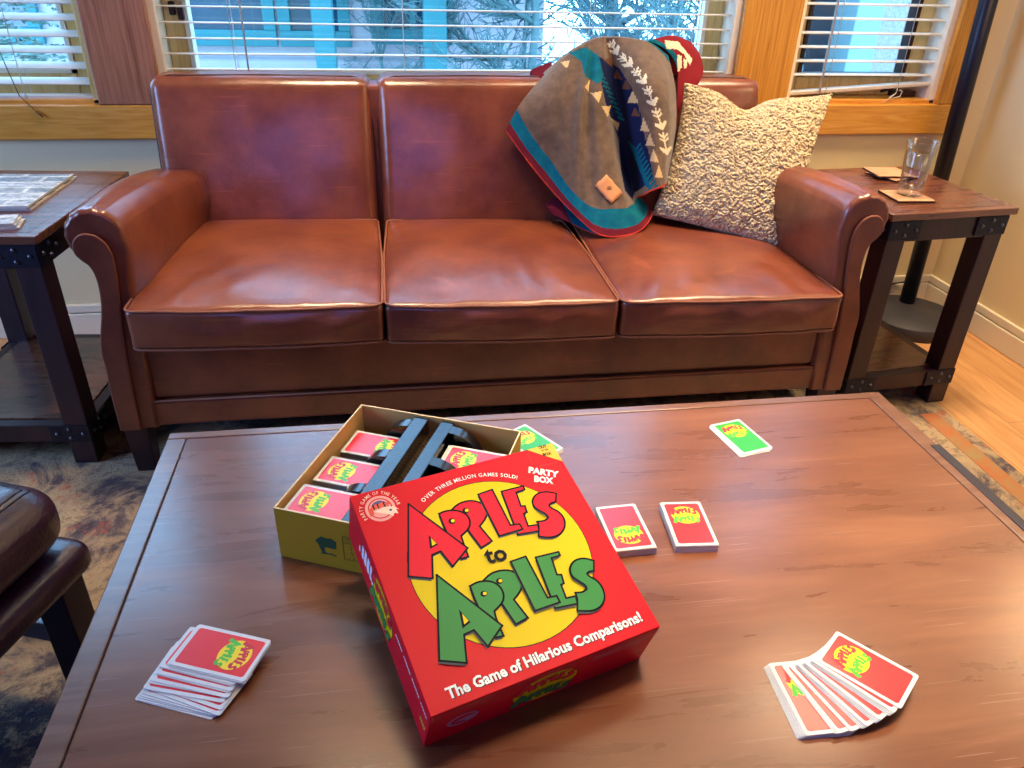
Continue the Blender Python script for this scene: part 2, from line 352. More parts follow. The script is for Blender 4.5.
bl3 = blind('white slatted blind in right window with crooked lowest rail', OPEN[2][0] + .004, OPEN[2][1] - .004, .735, .768, cords=(1.41, 1.66), zfirst=.80, tilt=.004, pitch=.041, wand=(1.385, .745))
c_ = MB(); c_.tube([(1.66, YW + .01, .76), (1.65, YW, .745), (1.632, YW - .004, .738), (1.64, YW - .004, .73), (1.668, YW, .737), (1.672, YW, .752), (1.66, YW, .757)], .0013, 5); c_.tube([(1.645, YW - .002, .742), (1.61, YW - .006, .72)], .0013, 5)
c_.build('knotted_cord', M['cord'], bl3)
q = ony(18, 98, YW - .02); c_ = MB(); c_.tube([(q.x - .04, YW - .004, .98), (q.x - .01, YW - .01, .80), (q.x + .005, YW - .02, .74), (q.x + .04, YW - .028, .70)], .0014, 5)
c_.tube([(q.x + .04, YW - .028, .70), (q.x + .055, YW - .03, .685)], .003, 5); c_.build('pull_cord', mat('tan cord', (96, 76, 50), .8), bl1)

# ------------------------------------------------------------------ rug
def rugmat():
    m, nt, b = newmat('distressed rug'); L = nt.links
    tc = N(nt, 'ShaderNodeTexCoord')
    n1 = N(nt, 'ShaderNodeTexNoise', Scale=7, Detail=9, Roughness=.75, Distortion=.6); L.new(tc.outputs['Object'], n1.inputs['Vector'])
    cr = N(nt, 'ShaderNodeValToRGB'); e = cr.color_ramp.elements; e[0].position = .30; e[0].color = lin((34, 40, 60)); e[1].position = .75; e[1].color = lin((176, 158, 128))
    for p_, c in ((.42, (92, 84, 86)), (.48, (146, 126, 104)), (.56, (176, 154, 122)), (.62, (132, 114, 96))): k = e.new(p_); k.color = lin(c)
    L.new(n1.outputs['Fac'], cr.inputs[0])
    n2 = N(nt, 'ShaderNodeTexNoise', Scale=11, Detail=5, Roughness=.7); mp = N(nt, 'ShaderNodeMapping'); mp.inputs['Location'].default_value = (3, 7, 1); L.new(tc.outputs['Object'], mp.inputs[0]); L.new(mp.outputs[0], n2.inputs['Vector'])
    r2 = N(nt, 'ShaderNodeValToRGB'); r2.color_ramp.elements[0].position = .58; r2.color_ramp.elements[0].color = (0, 0, 0, 1); r2.color_ramp.elements[1].position = .66; r2.color_ramp.elements[1].color = (.8, .8, .8, 1)
    L.new(n2.outputs['Fac'], r2.inputs[0])
    mx = N(nt, 'ShaderNodeMix', data_type='RGBA'); L.new(r2.outputs[0], mx.inputs[0]); L.new(cr.outputs[0], mx.inputs[6]); mx.inputs[7].default_value = lin((166, 84, 66))
    # dark stripe wandering along x, navy field towards the near left
    sx = N(nt, 'ShaderNodeSeparateXYZ'); L.new(tc.outputs['Object'], sx.inputs[0])
    ad = N(nt, 'ShaderNodeMath', operation='ADD'); L.new(sx.outputs['Y'], ad.inputs[0]); ml = N(nt, 'ShaderNodeMath', operation='MULTIPLY'); ml.inputs[1].default_value = .25; L.new(n1.outputs['Fac'], ml.inputs[0]); L.new(ml.outputs[0], ad.inputs[1])
    r3 = N(nt, 'ShaderNodeValToRGB'); r3.color_ramp.interpolation = 'LINEAR'; e = r3.color_ramp.elements
    e[0].position = 0; e[0].color = (.9, .9, .9, 1); e[1].position = 1; e[1].color = (0, 0, 0, 1)
    for p_, v_ in ((.46, .85), (.475, .1), (.51, .1), (.52, .8), (.535, .8), (.545, 0), (.80, 0), (.82, .75), (.86, .75), (.88, 0)): k = e.new(p_); k.color = (v_, v_, v_, 1)
    mr = N(nt, 'ShaderNodeMapRange'); mr.inputs['From Min'].default_value = 0; mr.inputs['From Max'].default_value = 2.4; L.new(ad.outputs[0], mr.inputs[0]); L.new(mr.outputs[0], r3.inputs[0])
    n5 = N(nt, 'ShaderNodeTexNoise', Scale=22, Detail=4, Roughness=.8); L.new(tc.outputs['Object'], n5.inputs['Vector'])
    m5 = N(nt, 'ShaderNodeMath', operation='MULTIPLY'); L.new(r3.outputs[0], m5.inputs[0]); mr5 = N(nt, 'ShaderNodeMapRange'); mr5.inputs['From Min'].default_value = .35; mr5.inputs['From Max'].default_value = .5; L.new(n5.outputs['Fac'], mr5.inputs[0]); L.new(mr5.outputs[0], m5.inputs[1])
    m2 = N(nt, 'ShaderNodeMix', data_type='RGBA'); L.new(m5.outputs[0], m2.inputs[0]); L.new(mx.outputs[2], m2.inputs[6]); m2.inputs[7].default_value = lin((30, 38, 62))
    L.new(m2.outputs[2], b.inputs['Base Color']); b.inputs['Roughness'].default_value = .95; b.inputs['Specular IOR Level'].default_value = .1
    bp = N(nt, 'ShaderNodeBump', Strength=.6, Distance=.004); n6 = N(nt, 'ShaderNodeTexNoise', Scale=160, Detail=3); L.new(tc.outputs['Object'], n6.inputs['Vector']); L.new(n6.outputs['Fac'], bp.inputs['Height']); L.new(bp.outputs[0], b.inputs['Normal'])
    return m
RUGT = .006; RUGZ = .0063
rug = MB().box(-2.3, 1.545, -.6, 1.92, 0, RUGT).build('rug', rugmat(), None, bevel=.002)
tag(rug, 'distressed oriental rug in faded navy, tan and coral under the coffee table', 'rug')
MB().box(1.455, 1.505, .5, 1.66, RUGT, RUGT + .0012).build('coral_border', mat('coral border', (176, 104, 68), .95, c2=(150, 132, 92), vscale=16, bump=.5, bscale=160, spec=.1), rug)

# ------------------------------------------------------------------ coffee table
TZ = .46
TX0, TX1, TY0, TY1 = -.363, .845, .36, 1.076
ct = thing('coffee_table', 'dark brown scratched wooden coffee table holding the board game and cards', 'coffee table', ((TX0 + TX1) / 2, (TY0 + TY1) / 2, 0))
cx, cy = ct.location.x, ct.location.y
hx, hy = (TX1 - TX0) / 2, (TY1 - TY0) / 2
fr = .030; gr = .0022
MB().box(-hx + fr, hx - fr, -hy + .02, hy - .02, TZ - .034, TZ).build('table_top', M['table'], ct, bevel=.0012)
e = MB(); e.box(-hx, hx, hy - .02 + gr, hy, TZ - .036, TZ); e.box(-hx, hx, -hy, -hy + .02 - gr, TZ - .036, TZ)
e.box(-hx, -hx + fr - gr, -hy + .02 - gr, hy - .02 + gr, TZ - .036, TZ); e.box(hx - fr + gr, hx, -hy + .02 - gr, hy - .02 + gr, TZ - .036, TZ)
e.build('edge_frame', M['edge'], ct, bevel=.002)
MB().box(-hx + .003, hx - .003, -hy + .003, hy - .003, TZ - .0365, TZ - .003).build('groove_fill', M['groove'], ct)
a_ = MB(); a_.box(-hx + .05, hx - .05, hy - .07, hy - .045, TZ - .11, TZ - .037); a_.box(-hx + .05, hx - .05, -hy + .045, -hy + .07, TZ - .11, TZ - .037)
a_.box(-hx + .05, -hx + .075, -hy + .07, hy - .07, TZ - .11, TZ - .037); a_.box(hx - .075, hx - .05, -hy + .07, hy - .07, TZ - .11, TZ - .037)
a_.build('apron', M['edge'], ct, bevel=.002)
for sx in (-1, 1):
    for sy in (-1, 1):
        X, Y = sx * (hx - .07), sy * (hy - .07)
        MB().box(X - .033, X + .033, Y - .033, Y + .033, RUGZ, TZ - .037).build('leg', M['edge'], ct, bevel=.004)
s_ = MB(); s_.box(hx - .013, hx + .003, -hy + .03, hy - .170, TZ - .040, TZ + .0016)
s_.build('iron_edge_strap', M['strap'], ct, bevel=.001)

# ------------------------------------------------------------------ logo artwork (traced outlines of the printed letters)
LIDP = dict(yaw=.30893, tilt=.317698, px=.003303, py=.478558, s=.252341, h=.0772)
e1 = Vector((math.cos(LIDP['yaw']), math.sin(LIDP['yaw']), 0)); bb_ = Vector((-math.sin(LIDP['yaw']), math.cos(LIDP['yaw']), 0))
e2 = bb_ * math.cos(LIDP['tilt']) + Vector((0, 0, math.sin(LIDP['tilt']))); e3 = e1.cross(e2)
LB = Vector((LIDP['px'], LIDP['py'], TZ + .0005)); LT = LB + e3 * LIDP['h']; LS = LIDP['s']
def uv(px, py): p = onplane(px, py, LT, e3) - LT; return (p.dot(e1), p.dot(e2))
def K(ox, oy, pts, s=7.68): return [uv(ox + x / s, oy + y / s) for x, y in pts]
def ell(ox, oy, x, y, r, n=10, s=7.68): return K(ox, oy, [(x + r * math.cos(2 * PI * k / n), y + r * .85 * math.sin(2 * PI * k / n)) for k in range(n)], s)
a, b, c, d = (400, 480), (480, 480), (425, 570), (510, 545)
def smooth_poly(pts, it=1):
    for _ in range(it):
        o = []
        for i in range(len(pts)):
            p, q = pts[i], pts[(i + 1) % len(pts)]
            o += [(p[0] * .75 + q[0] * .25, p[1] * .75 + q[1] * .25), (p[0] * .25 + q[0] * .75, p[1] * .25 + q[1] * .75)]
        pts = o
    return pts
LET = [ # (set, outline, hole)
 ('r', K(*a, [(402, 228), (440, 190), (500, 165), (560, 160), (620, 177), (657, 212), (670, 255), (655, 300), (610, 357), (705, 470), (625, 520), (525, 390), (470, 300)]), ell(*a, 505, 237, 20)),
 ('r', K(*a, [(300, 262), (345, 242), (410, 234), (470, 245), (515, 272), (537, 315), (534, 360), (505, 400), (468, 430), (490, 500), (524, 592), (470, 605), (358, 408)]), ell(*a, 398, 318, 20)),
 ('r', K(*a, [(65, 188), (518, 525), (405, 665), (312, 548), (245, 578), (250, 758), (65, 742)]), K(*a, [(225, 440), (280, 495), (235, 520)])),
 ('r', K(*b, [(165, 92), (330, 50), (340, 75), (275, 98), (312, 205), (343, 203), (358, 250), (333, 262), (368, 358), (440, 348), (455, 393), (290, 420)]), None),
 ('r', K(*b, [(-14, 115), (92, 78), (232, 352), (302, 342), (325, 380), (148, 432)]), None),
 ('r', K(*b, [(583, 108), (578, 172), (545, 178), (527, 200), (545, 222), (600, 245), (640, 290), (652, 340), (638, 395), (592, 432), (530, 445), (450, 435), (453, 350), (438, 325), (500, 318), (525, 292), (508, 264), (450, 235), (410, 205), (400, 165), (420, 125), (460, 100), (520, 95)]), None),
 ('g', K(*c, [(452, 82), (500, 35), (560, 12), (630, 5), (690, 20), (733, 70), (742, 130), (725, 175), (680, 232), (787, 370), (697, 420), (595, 270), (520, 160)]), ell(*c, 570, 90, 20)),
 ('g', K(*c, [(345, 130), (400, 98), (470, 88), (535, 102), (585, 145), (605, 205), (590, 260), (530, 320), (545, 385), (600, 510), (545, 522), (405, 290)]), ell(*c, 450, 188, 20)),
 ('g', K(*c, [(90, 45), (590, 432), (482, 592), (375, 465), (298, 500), (318, 718), (110, 700)]), K(*c, [(268, 328), (335, 402), (290, 438)])),
 ('g', K(*d, [(195, 102), (370, 60), (380, 85), (315, 105), (358, 235), (392, 235), (410, 300), (388, 310), (428, 415), (500, 400), (515, 455), (345, 490)]), None),
 ('g', K(*d, [(5, 135), (118, 95), (285, 412), (355, 398), (380, 445), (190, 510)]), None),
 ('g', K(*d, [(640, 128), (640, 205), (602, 208), (587, 227), (605, 250), (660, 275), (705, 330), (725, 395), (715, 450), (680, 490), (620, 515), (515, 510), (518, 425), (500, 375), (560, 370), (587, 345), (578, 315), (530, 285), (475, 250), (455, 200), (470, 150), (510, 118), (570, 108)]), None),
]
def soften(pts, lim=52, it=2):      # rounds shallow turns, keeps sharp corners
    for _ in range(it):
        o, n = [], len(pts)
        for i in range(n):
            p0, p, p1 = Vector(pts[i - 1]), Vector(pts[i]), Vector(pts[(i + 1) % n])
            d0, d1 = p - p0, p1 - p
            if math.degrees(d0.angle(d1)) < lim: o += [tuple(p - d0 * .25), tuple(p + d1 * .25)]
            else: o.append(tuple(p))
        pts = o
    return pts
LET = [(k, soften(o), h) for k, o, h in LET]
CP = [uv(423.4, 513.2), uv(579.6, 528), uv(588, 547.6), uv(508.3, 648), uv(425, 606.5), uv(579, 614), uv(490, 481.3)]
def fitcircle(P):
    # least squares circle x^2+y^2+Dx+Ey+G=0
    A = Matrix(((0, 0, 0), (0, 0, 0), (0, 0, 0))); B = Vector((0, 0, 0))
    for x, y in P:
        v = Vector((x, y, 1))
        for i in range(3):
            for j in range(3): A[i][j] += v[i] * v[j]
            B[i] -= v[i] * (x * x + y * y)
    D, E_, G = A.inverted() @ B
    return -D / 2, -E_ / 2, math.sqrt(D * D / 4 + E_ * E_ / 4 - G)
CX, CY, CR = fitcircle(CP)
print('LOGO circle', CX, CY, CR, LS)
NL = [(k, [((x - CX) / CR, (y - CY) / CR) for x, y in o], [((x - CX) / CR, (y - CY) / CR) for x, y in h] if h else None) for k, o, h in LET]
def logo(mb, to3, R, mi, dz=.00004, detail=True, sx=1.0, sy=1.0, lw=.0055):
    """mi: dict of material slots yel, r, g, ink, grey; to3(u,v,h)"""
    def P(p): return (p[0] * R * sx, p[1] * R * sy)
    cpts = [(R * sx * math.cos(2 * PI * k / 64), R * sy * math.sin(2 * PI * k / 64)) for k in range(64)]
    if detail:
        q = [(x * 1.009, y * 1.009) for x, y in cpts]; mb.poly([to3(x, y, dz) for x, y in q], mi['ink'])
    mb.poly([to3(x, y, dz * 2) for x, y in cpts], mi['yel'])
    h = dz * 3
    for k, o, hole in NL:
        if detail:
            off = (-.020, -.026)
            mb.poly([to3(*P((x + off[0], y + off[1])), h) for x, y in o], mi['grey'])
            h += dz
        if detail:
            for i in range(len(o)):
                p, q = Vector(o[i]), Vector(o[(i + 1) % len(o)]); t = (q - p).normalized(); n_ = Vector((-t.y, t.x)) * .0125; t = t * .0125
                mb.add([to3(*P(v), h) for v in (p - t - n_, q + t - n_, q + t + n_, p - t + n_)], [(0, 1, 2, 3)], mi['ink'])
            h += dz
        # fill slightly shrunk is skipped: outline straddles the edge, fill sits above its inner half
        oo = o
        if detail:
            n = len(o); ar = sum(o[i][0] * o[(i + 1) % n][1] - o[(i + 1) % n][0] * o[i][1] for i in range(n)); sg = 1 if ar > 0 else -1
            oo = []
            for i in range(n):
                p0, p, p1 = Vector(o[i - 1]), Vector(o[i]), Vector(o[(i + 1) % n])
                n0 = Vector((-(p - p0).y, (p - p0).x)).normalized(); n1 = Vector((-(p1 - p).y, (p1 - p).x)).normalized()
                bis = (n0 + n1); bis = bis.normalized() if bis.length > .1 else n0
                kk = 1 / max(.45, bis.dot(n0)); oo.append(tuple(p + bis * sg * .009 * kk))
        mb.poly([to3(*P(p), h) for p in oo], mi[k]); h += dz
        if hole:
            if detail:
                cxm = sum(x for x, y in hole) / len(hole); cym = sum(y for x, y in hole) / len(hole)
                mb.poly([to3(*P((cxm + (x - cxm) * 1.35, cym + (y - cym) * 1.35)), h) for x, y in hole], mi['ink']); h += dz * .5
                hole = [(cxm + (x - cxm) * .75 + .012, cym + (y - cym) * .75) for x, y in hole]
            mb.poly([to3(*P(p), h) for p in hole], mi['yel']); h += dz * .5
    return h
# text from the built-in font, turned into mesh polygons on any surface
def textmesh(s, bold=0.0, shear=0, space=1.0):
    cu = bpy.data.curves.new('t', 'FONT'); cu.body = s; cu.size = 1; cu.offset = bold; cu.shear = shear; cu.space_character = space; cu.resolution_u = 2
    ob = bpy.data.objects.new('t', cu); col.objects.link(ob)
    dg = bpy.context.evaluated_depsgraph_get(); me = ob.evaluated_get(dg).to_mesh()
    vs = [(v.co.x, v.co.y) for v in me.vertices]; fs = [tuple(p.vertices) for p in me.polygons]
    ob.evaluated_get(dg).to_mesh_clear(); bpy.data.objects.remove(ob); bpy.data.curves.remove(cu)
    return vs, fs
def put_text(mb, s, to3, x, y, w, hgt, ang=0, h=.0002, mi=0, bold=.0, space=1.0, fit=True):
    vs, fs = textmesh(s, bold, 0, space)
    x0 = min(v[0] for v in vs); x1 = max(v[0] for v in vs); y1 = .73
    kx = w / (x1 - x0); ky = hgt / y1; ca, sa = math.cos(ang), math.sin(ang)
    mb.add([to3(x + ca * (v[0] - x0) * kx - sa * v[1] * ky, y + sa * (v[0] - x0) * kx + ca * v[1] * ky, h) for v in vs], fs, mi)
def arc_text(mb, s, to3, cx, cy, R, a0, a1, hgt, h=.0002, mi=0, bold=.01, kw=.62):
    ws = []
    cache = {}
    for ch in s:
        if ch == ' ': ws.append(.35); continue
        if ch not in cache: cache[ch] = textmesh(ch, bold)
        v = cache[ch][0]; ws.append(max(p[0] for p in v) - min(p[0] for p in v) + .13)
    tot = sum(ws); acc = 0; ky = hgt / .73; kx = abs(a1 - a0) * R / tot
    for ch, w_ in zip(s, ws):
        am = a0 + (a1 - a0) * (acc + w_ / 2) / tot; acc += w_
        if ch == ' ': continue
        vs, fs = cache[ch]; x0 = min(p[0] for p in vs); x1 = max(p[0] for p in vs); xm = (x0 + x1) / 2
        sg = -1 if a1 < a0 else 1
        t = Vector((-math.sin(am), math.cos(am))) * sg; n_ = Vector((math.cos(am), math.sin(am))) * (-sg)
        mb.add([to3(cx + R * math.cos(am) + t.x * (v[0] - xm) * kx + n_.x * v[1] * ky, cy + R * math.sin(am) + t.y * (v[0] - xm) * kx + n_.y * v[1] * ky, h) for v in vs], fs, mi)

# ------------------------------------------------------------------ game box lid
lid = bpy.data.objects.new('game_box_cover', None); col.objects.link(lid)
lid.matrix_world = Matrix(((e1.x, e2.x, e3.x, LB.x), (e1.y, e2.y, e3.y, LB.y), (e1.z, e2.z, e3.z, LB.z), (0, 0, 0, 1)))
tag(lid, 'red square board game lid with big yellow circle, leaning on the open yellow box', 'box lid')
H = LIDP['h']; w_ = .0018
sh = MB(); sh.box(0, LS, 0, LS, H - w_, H); sh.box(0, LS, 0, w_, 0, H - w_); sh.box(0, LS, LS - w_, LS, 0, H - w_); sh.box(0, w_, w_, LS - w_, 0, H - w_); sh.box(LS - w_, LS, w_, LS - w_, 0, H - w_)
sh.build('lid_shell', M['red'], lid, bevel=.0007)
top = lambda u, v, h: (u, v, H + .0002 + h)
lg = MB(); logo(lg, lambda u, v, h: top(CX + u, CY + v, h), CR, dict(yel=0, r=1, g=2, ink=3, grey=4))
lg.build('printed_logo', [M['yel'], M['lred'], M['lgreen'], M['ink'], M['inkgrey']], lid, fixn=False)
tx = MB()
p0 = uv(448.5, 699.5); p1 = uv(643.0, 620.5); an = math.atan2(p1[1] - p0[1], p1[0] - p0[0]); W = math.hypot(p1[0] - p0[0], p1[1] - p0[1])
ca = uv(442.6, 689.0); ch_ = abs(-(ca[0] - p0[0]) * math.sin(an) + (ca[1] - p0[1]) * math.cos(an))
for dx, dy, hh, mi, bo in ((.0004, -.0005, .0001, 1, .055), (0, 0, .0002, 0, .034)):
    put_text(tx, 'The Game of Hilarious Comparisons!', top, p0[0] + dx, p0[1] + dy, W, ch_, an, hh, mi, bold=bo)
tx.build('tagline_lettering', [M['white'], M['ink']], lid, fixn=False)
pa, pb = uv(424.5, 503.5), uv(517.5, 478.5)
Ra = (math.hypot(pa[0] - CX, pa[1] - CY) + math.hypot(pb[0] - CX, pb[1] - CY)) / 2
tx = MB(); arc_text(tx, 'OVER THREE MILLION GAMES SOLD!', top, CX, CY, Ra, math.atan2(pa[1] - CY, pa[0] - CX), math.atan2(pb[1] - CY, pb[0] - CX), .0052, .0002, 0, .012)
tx.build('arched_lettering', M['white'], lid, fixn=False)
p = uv(486.5, 564.5)
tx = MB(); put_text(tx, 'to', top, p[0], p[1], .0245, .0200, -.12, .0016, 0, bold=.03); tx.build('small_to_lettering', M['ink'], lid, fixn=False)
p, q = uv(528.3, 472.5), uv(558.5, 477.5); p2, q2 = uv(534.2, 481.5), uv(553.4, 483.8)
tx = MB(); put_text(tx, 'PARTY', top, p[0], p[1], math.dist(p, q), .0085, math.atan2(q[1] - p[1], q[0] - p[0]), .0002, 0, bold=.05)
put_text(tx, 'BOX', top, p2[0], p2[1], math.dist(p2, q2), .0085, math.atan2(q2[1] - p2[1], q2[0] - p2[0]), .0002, 0, bold=.05)
tx.build('party_box_lettering', M['white'], lid, fixn=False)
cf = MB(); A_, B_ = uv(526.5, 449.5), uv(562.5, 461.5)
A_ = (A_[0], LS - .0004); B_ = (LS - .0004, B_[1]); cf.poly([top(*A_, .0001), top(LS - .0004, LS - .0004, .0001), top(*B_, .0001)], 0)
for s1, s2 in (((526.5, 450.5), (533, 466.5)), ((539, 466.5), (558, 462.3)), ((526.5, 450.5), (562.5, 462))):
    u1, u2 = Vector(uv(*s1)), Vector(uv(*s2)); t = (u2 - u1).normalized(); n_ = Vector((-t.y, t.x)) * .0005
    cf.add([top(*v, .00012) for v in (u1 - n_, u2 - n_ * .3, u2 + n_ * .3, u1 + n_)], [(0, 1, 2, 3)], 1)
for s_t, pp, wd_, hh_ in (('OUT', (539.0, 449.2), .0105, .0042), ('OF THE', (541.5, 451.6), .009, .0022), ('BOX', (543.5, 456.3), .0115, .0042)):
    u1 = uv(*pp); put_text(cf, s_t, top, u1[0], u1[1], wd_, hh_, -.06, .0002, 2, bold=.05)
cf.build('corner_flash', [M['gold'], M['redd'], M['ink']], lid, fixn=False)
# round award seal with a raised hand
se = MB(); sc0 = uv(380.3, 508.5); r_ = .0165
circ = lambda r, h, mi, n=36, cx_=0, cy_=0: se.poly([top(sc0[0] + cx_ + r * math.cos(2 * PI * k / n), sc0[1] + cy_ + r * math.sin(2 * PI * k / n), h) for k in range(n)], mi)
circ(r_, .00005, 1); circ(r_ * .80, .0001, 0); circ(r_ * .72, .00015, 1)
se.poly([top(sc0[0] + r_ * .6 * math.cos(t * PI / 12), sc0[1] + r_ * .6 * math.sin(t * PI / 12), .0002) for t in range(0, 25)][:13] + [top(sc0[0] - r_ * .5, sc0[1], .0002), top(sc0[0] + r_ * .5, sc0[1] + .001, .0002)], 2)
for x0, y0, x1, y1 in ((-.8, -.45, -.5, .22), (-.5, -.05, -.1, .42), (-.05, 0, .32, .45), (.35, .02, .68, .4)):
    se.add([top(sc0[0] + x * r_, sc0[1] + y * r_, .00025) for x, y in ((x0, y0), (x1, y0 + .1), (x1, y1), (x0, y1 - .1))], [(0, 1, 2, 3)], 3)
for x0 in (-.42, -.12, .3): se.add([top(sc0[0] + x * r_, sc0[1] + y * r_, .0003) for x, y in ((x0, 0), (x0 + .08, 0), (x0 + .06, .4), (x0 - .03, .4))], [(0, 1, 2, 3)], 4)
se.poly([top(sc0[0] + x * r_, sc0[1] + y * r_, .00035) for x, y in ((-.45, -.15), (.2, .0), (.75, -.1), (.9, -.05), (.95, -.2), (1.15, -.45), (.95, -.35), (1.0, -.75), (.75, -.62), (.6, -.85), (.45, -.65), (-.1, -.35))], 5)
circ(.0016, .0004, 2, 8, .6 * r_, -.33 * r_)
arc_text(se, 'PARTY GAME OF THE YEAR', top, sc0[0], sc0[1], r_ * 1.12, rad(208), rad(-6), .0042, .0002, 5, .01)
se.build('award_seal', [M['red'], M['pink'], M['sealblue'], M['sealred'], M['ink'], mat('seal cream', (236, 204, 186), .4)], lid, fixn=False)
# printing on the sides of the lid
frontf = lambda u, v, h: (u, -.0002 - h, v)
leftf = lambda u, v, h: (-.0002 - h, LS - u, v)
sd = MB(); logo(sd, lambda u, v, h: frontf(LS * .5 + u, H * .47 + v, h), .030, dict(yel=0, r=1, g=2, ink=3, grey=3), dz=.00002, sx=1.2, sy=.95, detail=True)
sd.build('front_side_logo', [M['yel'], M['lred'], M['lgreen'], M['ink'], M['ink']], lid, fixn=False); sd = MB()
FW = mat('faded white print', (168, 120, 140), .5)
for i, (yy_, ww) in enumerate(((H * .80, .085), (H * .74, .06))):
    for k in range(int(ww / .004)):
        sd.add([frontf(LS * .70 + k * .004 + x, yy_ - i * .002 + y, .0001) for x, y in ((0, 0), (.003, 0), (.003, .0016), (0, .0016))], [(0, 1, 2, 3)], 4)
sd.build('front_fine_print', [FW] * 5, lid, fixn=False); sd = MB(); put_text(sd, '12+', frontf, LS * .93, H * .36, .010, .004, 0, .0001, 4); sd.build('age_mark', [FW] * 5, lid, fixn=False); sd = MB()
cxs, cys = .036, H * .50
sd.add([frontf(cxs + r0 * math.cos(2 * PI * k / 40), cys + r0 * .75 * math.sin(2 * PI * k / 40), .0001) for r0 in (.0125, .0165) for k in range(40)], [(k, (k + 1) % 40, 40 + (k + 1) % 40, 40 + k) for k in range(40)], 4)
sd.poly([frontf(cxs + x, cys + y, .00015) for x, y in ((-.010, 0), (.010, .003), (.014, -.004), (.009, -.009), (-.004, -.003))], 4)
sd.build('front_side_seal', [FW] * 5, lid, fixn=False)
sd = MB(); logo(sd, lambda u, v, h: leftf(LS * .46 + u, H * .50 + v, h), .030, dict(yel=0, r=1, g=2, ink=3, grey=3), dz=.00002, sx=1.15, sy=1.0, detail=True)
random.seed(4)
for k, (u0, w0, h0) in enumerate(((.040, .004, .012), (.049, .007, .026), (.0575, .008, .030), (.067, .008, .030), (.077, .006, .030), (.085, .005, .026))):
    sd.poly([leftf(u0 + x * w0, H * .40 + y * h0, .0001) for x, y in ((0, .1), (.5, 0), (1, .15), (.85, .6), (1, .95), (.3, 1), (.1, .6))], 4)
for k in range(26):
    if k % 7 == 6: continue
    sd.add([leftf(LS * .63 + k * .0034 + x, H * .74 + y, .0001) for x, y in ((0, 0), (.0024, 0), (.0024, .0032), (0, .0032))], [(0, 1, 2, 3)], 4)
for k in range(4): sd.add([leftf(LS * .93 + k * .0034 + x, H * .38 + y, .0001) for x, y in ((0, 0), (.0024, .001), (.0024, .008), (0, .007))], [(0, 1, 2, 3)], 5)
sd.build('left_side_print', [M['yel'], M['lred'], M['lgreen'], M['ink'], M['white'], M['gold']], lid, fixn=False)

# ------------------------------------------------------------------ open game box with tray
BC = Vector((-.1617, .770, TZ)); BY = rad(-23.55); BW, BD, BH = .2465, .2535, .0770
box = thing('game_box', 'open yellow game box with black card tray, half covered by the red lid', 'box', BC, BY)
bx = MB(); t_ = .0016
bx.box(0, BW, 0, BD, .0002, t_)
for x0, x1, y0, y1 in ((0, BW, 0, t_), (0, BW, BD - t_, BD), (0, t_, t_, BD - t_), (BW - t_, BW, t_, BD - t_)): bx.box(x0, x1, y0, y1, t_, BH)
bx.build('box_shell', M['boxyellow'], box)
li = MB(); i_ = t_ + .0001; k_ = .0006
for x0, x1, y0, y1 in ((i_, BW - i_, i_, i_ + k_), (i_, BW - i_, BD - i_ - k_, BD - i_), (i_, i_ + k_, i_, BD - i_), (BW - i_ - k_, BW - i_, i_, BD - i_)): li.box(x0, x1, y0, y1, .01, BH - .0006)
li.build('inner_lining', M['boxin'], box)
rm = MB()
for x0, x1, y0, y1 in ((0, BW, 0, .002), (0, BW, BD - .002, BD), (0, .002, .002, BD - .002), (BW - .002, BW, .002, BD - .002)): rm.box(x0, x1, y0, y1, BH, BH + .0005)
rm.build('rim_edge', M['boxedge'], box)
pr = MB(); ff = lambda u, v, h: (u, -.0002 - h, v)
O_ = BC; nfr = Vector((math.sin(BY), -math.cos(BY), 0)); ux = Vector((math.cos(BY), math.sin(BY), 0))
def bf(px_, py_): p = onplane(px_, py_, O_, nfr) - O_; return (p.dot(ux), p.z)
Z = lambda x, y: bf(300 + x / 12.8, 520 + y / 12.8)
pr.poly([ff(*Z(x, y), .0001) for x, y in ((185, 285), (215, 240), (265, 208), (340, 235), (390, 235), (465, 285), (462, 375), (400, 365), (340, 345), (318, 350), (320, 395), (345, 420), (420, 432), (480, 465), (455, 470), (410, 445), (330, 435), (265, 425), (285, 405), (255, 350), (235, 300), (205, 270))], 0)
for (x0, y0), (x1, y1) in (((540, 205), (572, 500)), ((540, 205), (700, 235)), ((572, 500), (760, 530)), ((550, 290), (700, 315))):
    A0, A1 = Vector(Z(x0, y0)), Vector(Z(x1, y1)); t = (A1 - A0).normalized(); n_ = Vector((-t.y, t.x)) * .0003
    pr.add([ff(*v, .0001) for v in (A0 - n_, A1 - n_, A1 + n_, A0 + n_)], [(0, 1, 2, 3)], 1)
for x, y in ((590, 235), (615, 245), (590, 270), (620, 280), (655, 345), (660, 380), (655, 420), (675, 440), (640, 490), (690, 500), (635, 240)):
    A0 = Vector(Z(x, y)); pr.add([ff(A0.x + a0, A0.y + b0, .0001) for a0, b0 in ((-.0008, -.0006), (.0008, -.0006), (.0008, .0006), (-.0008, .0006))], [(0, 1, 2, 3)], 1)
pr.build('side_print', [M['treegreen'], M['ink']], box, fixn=False)
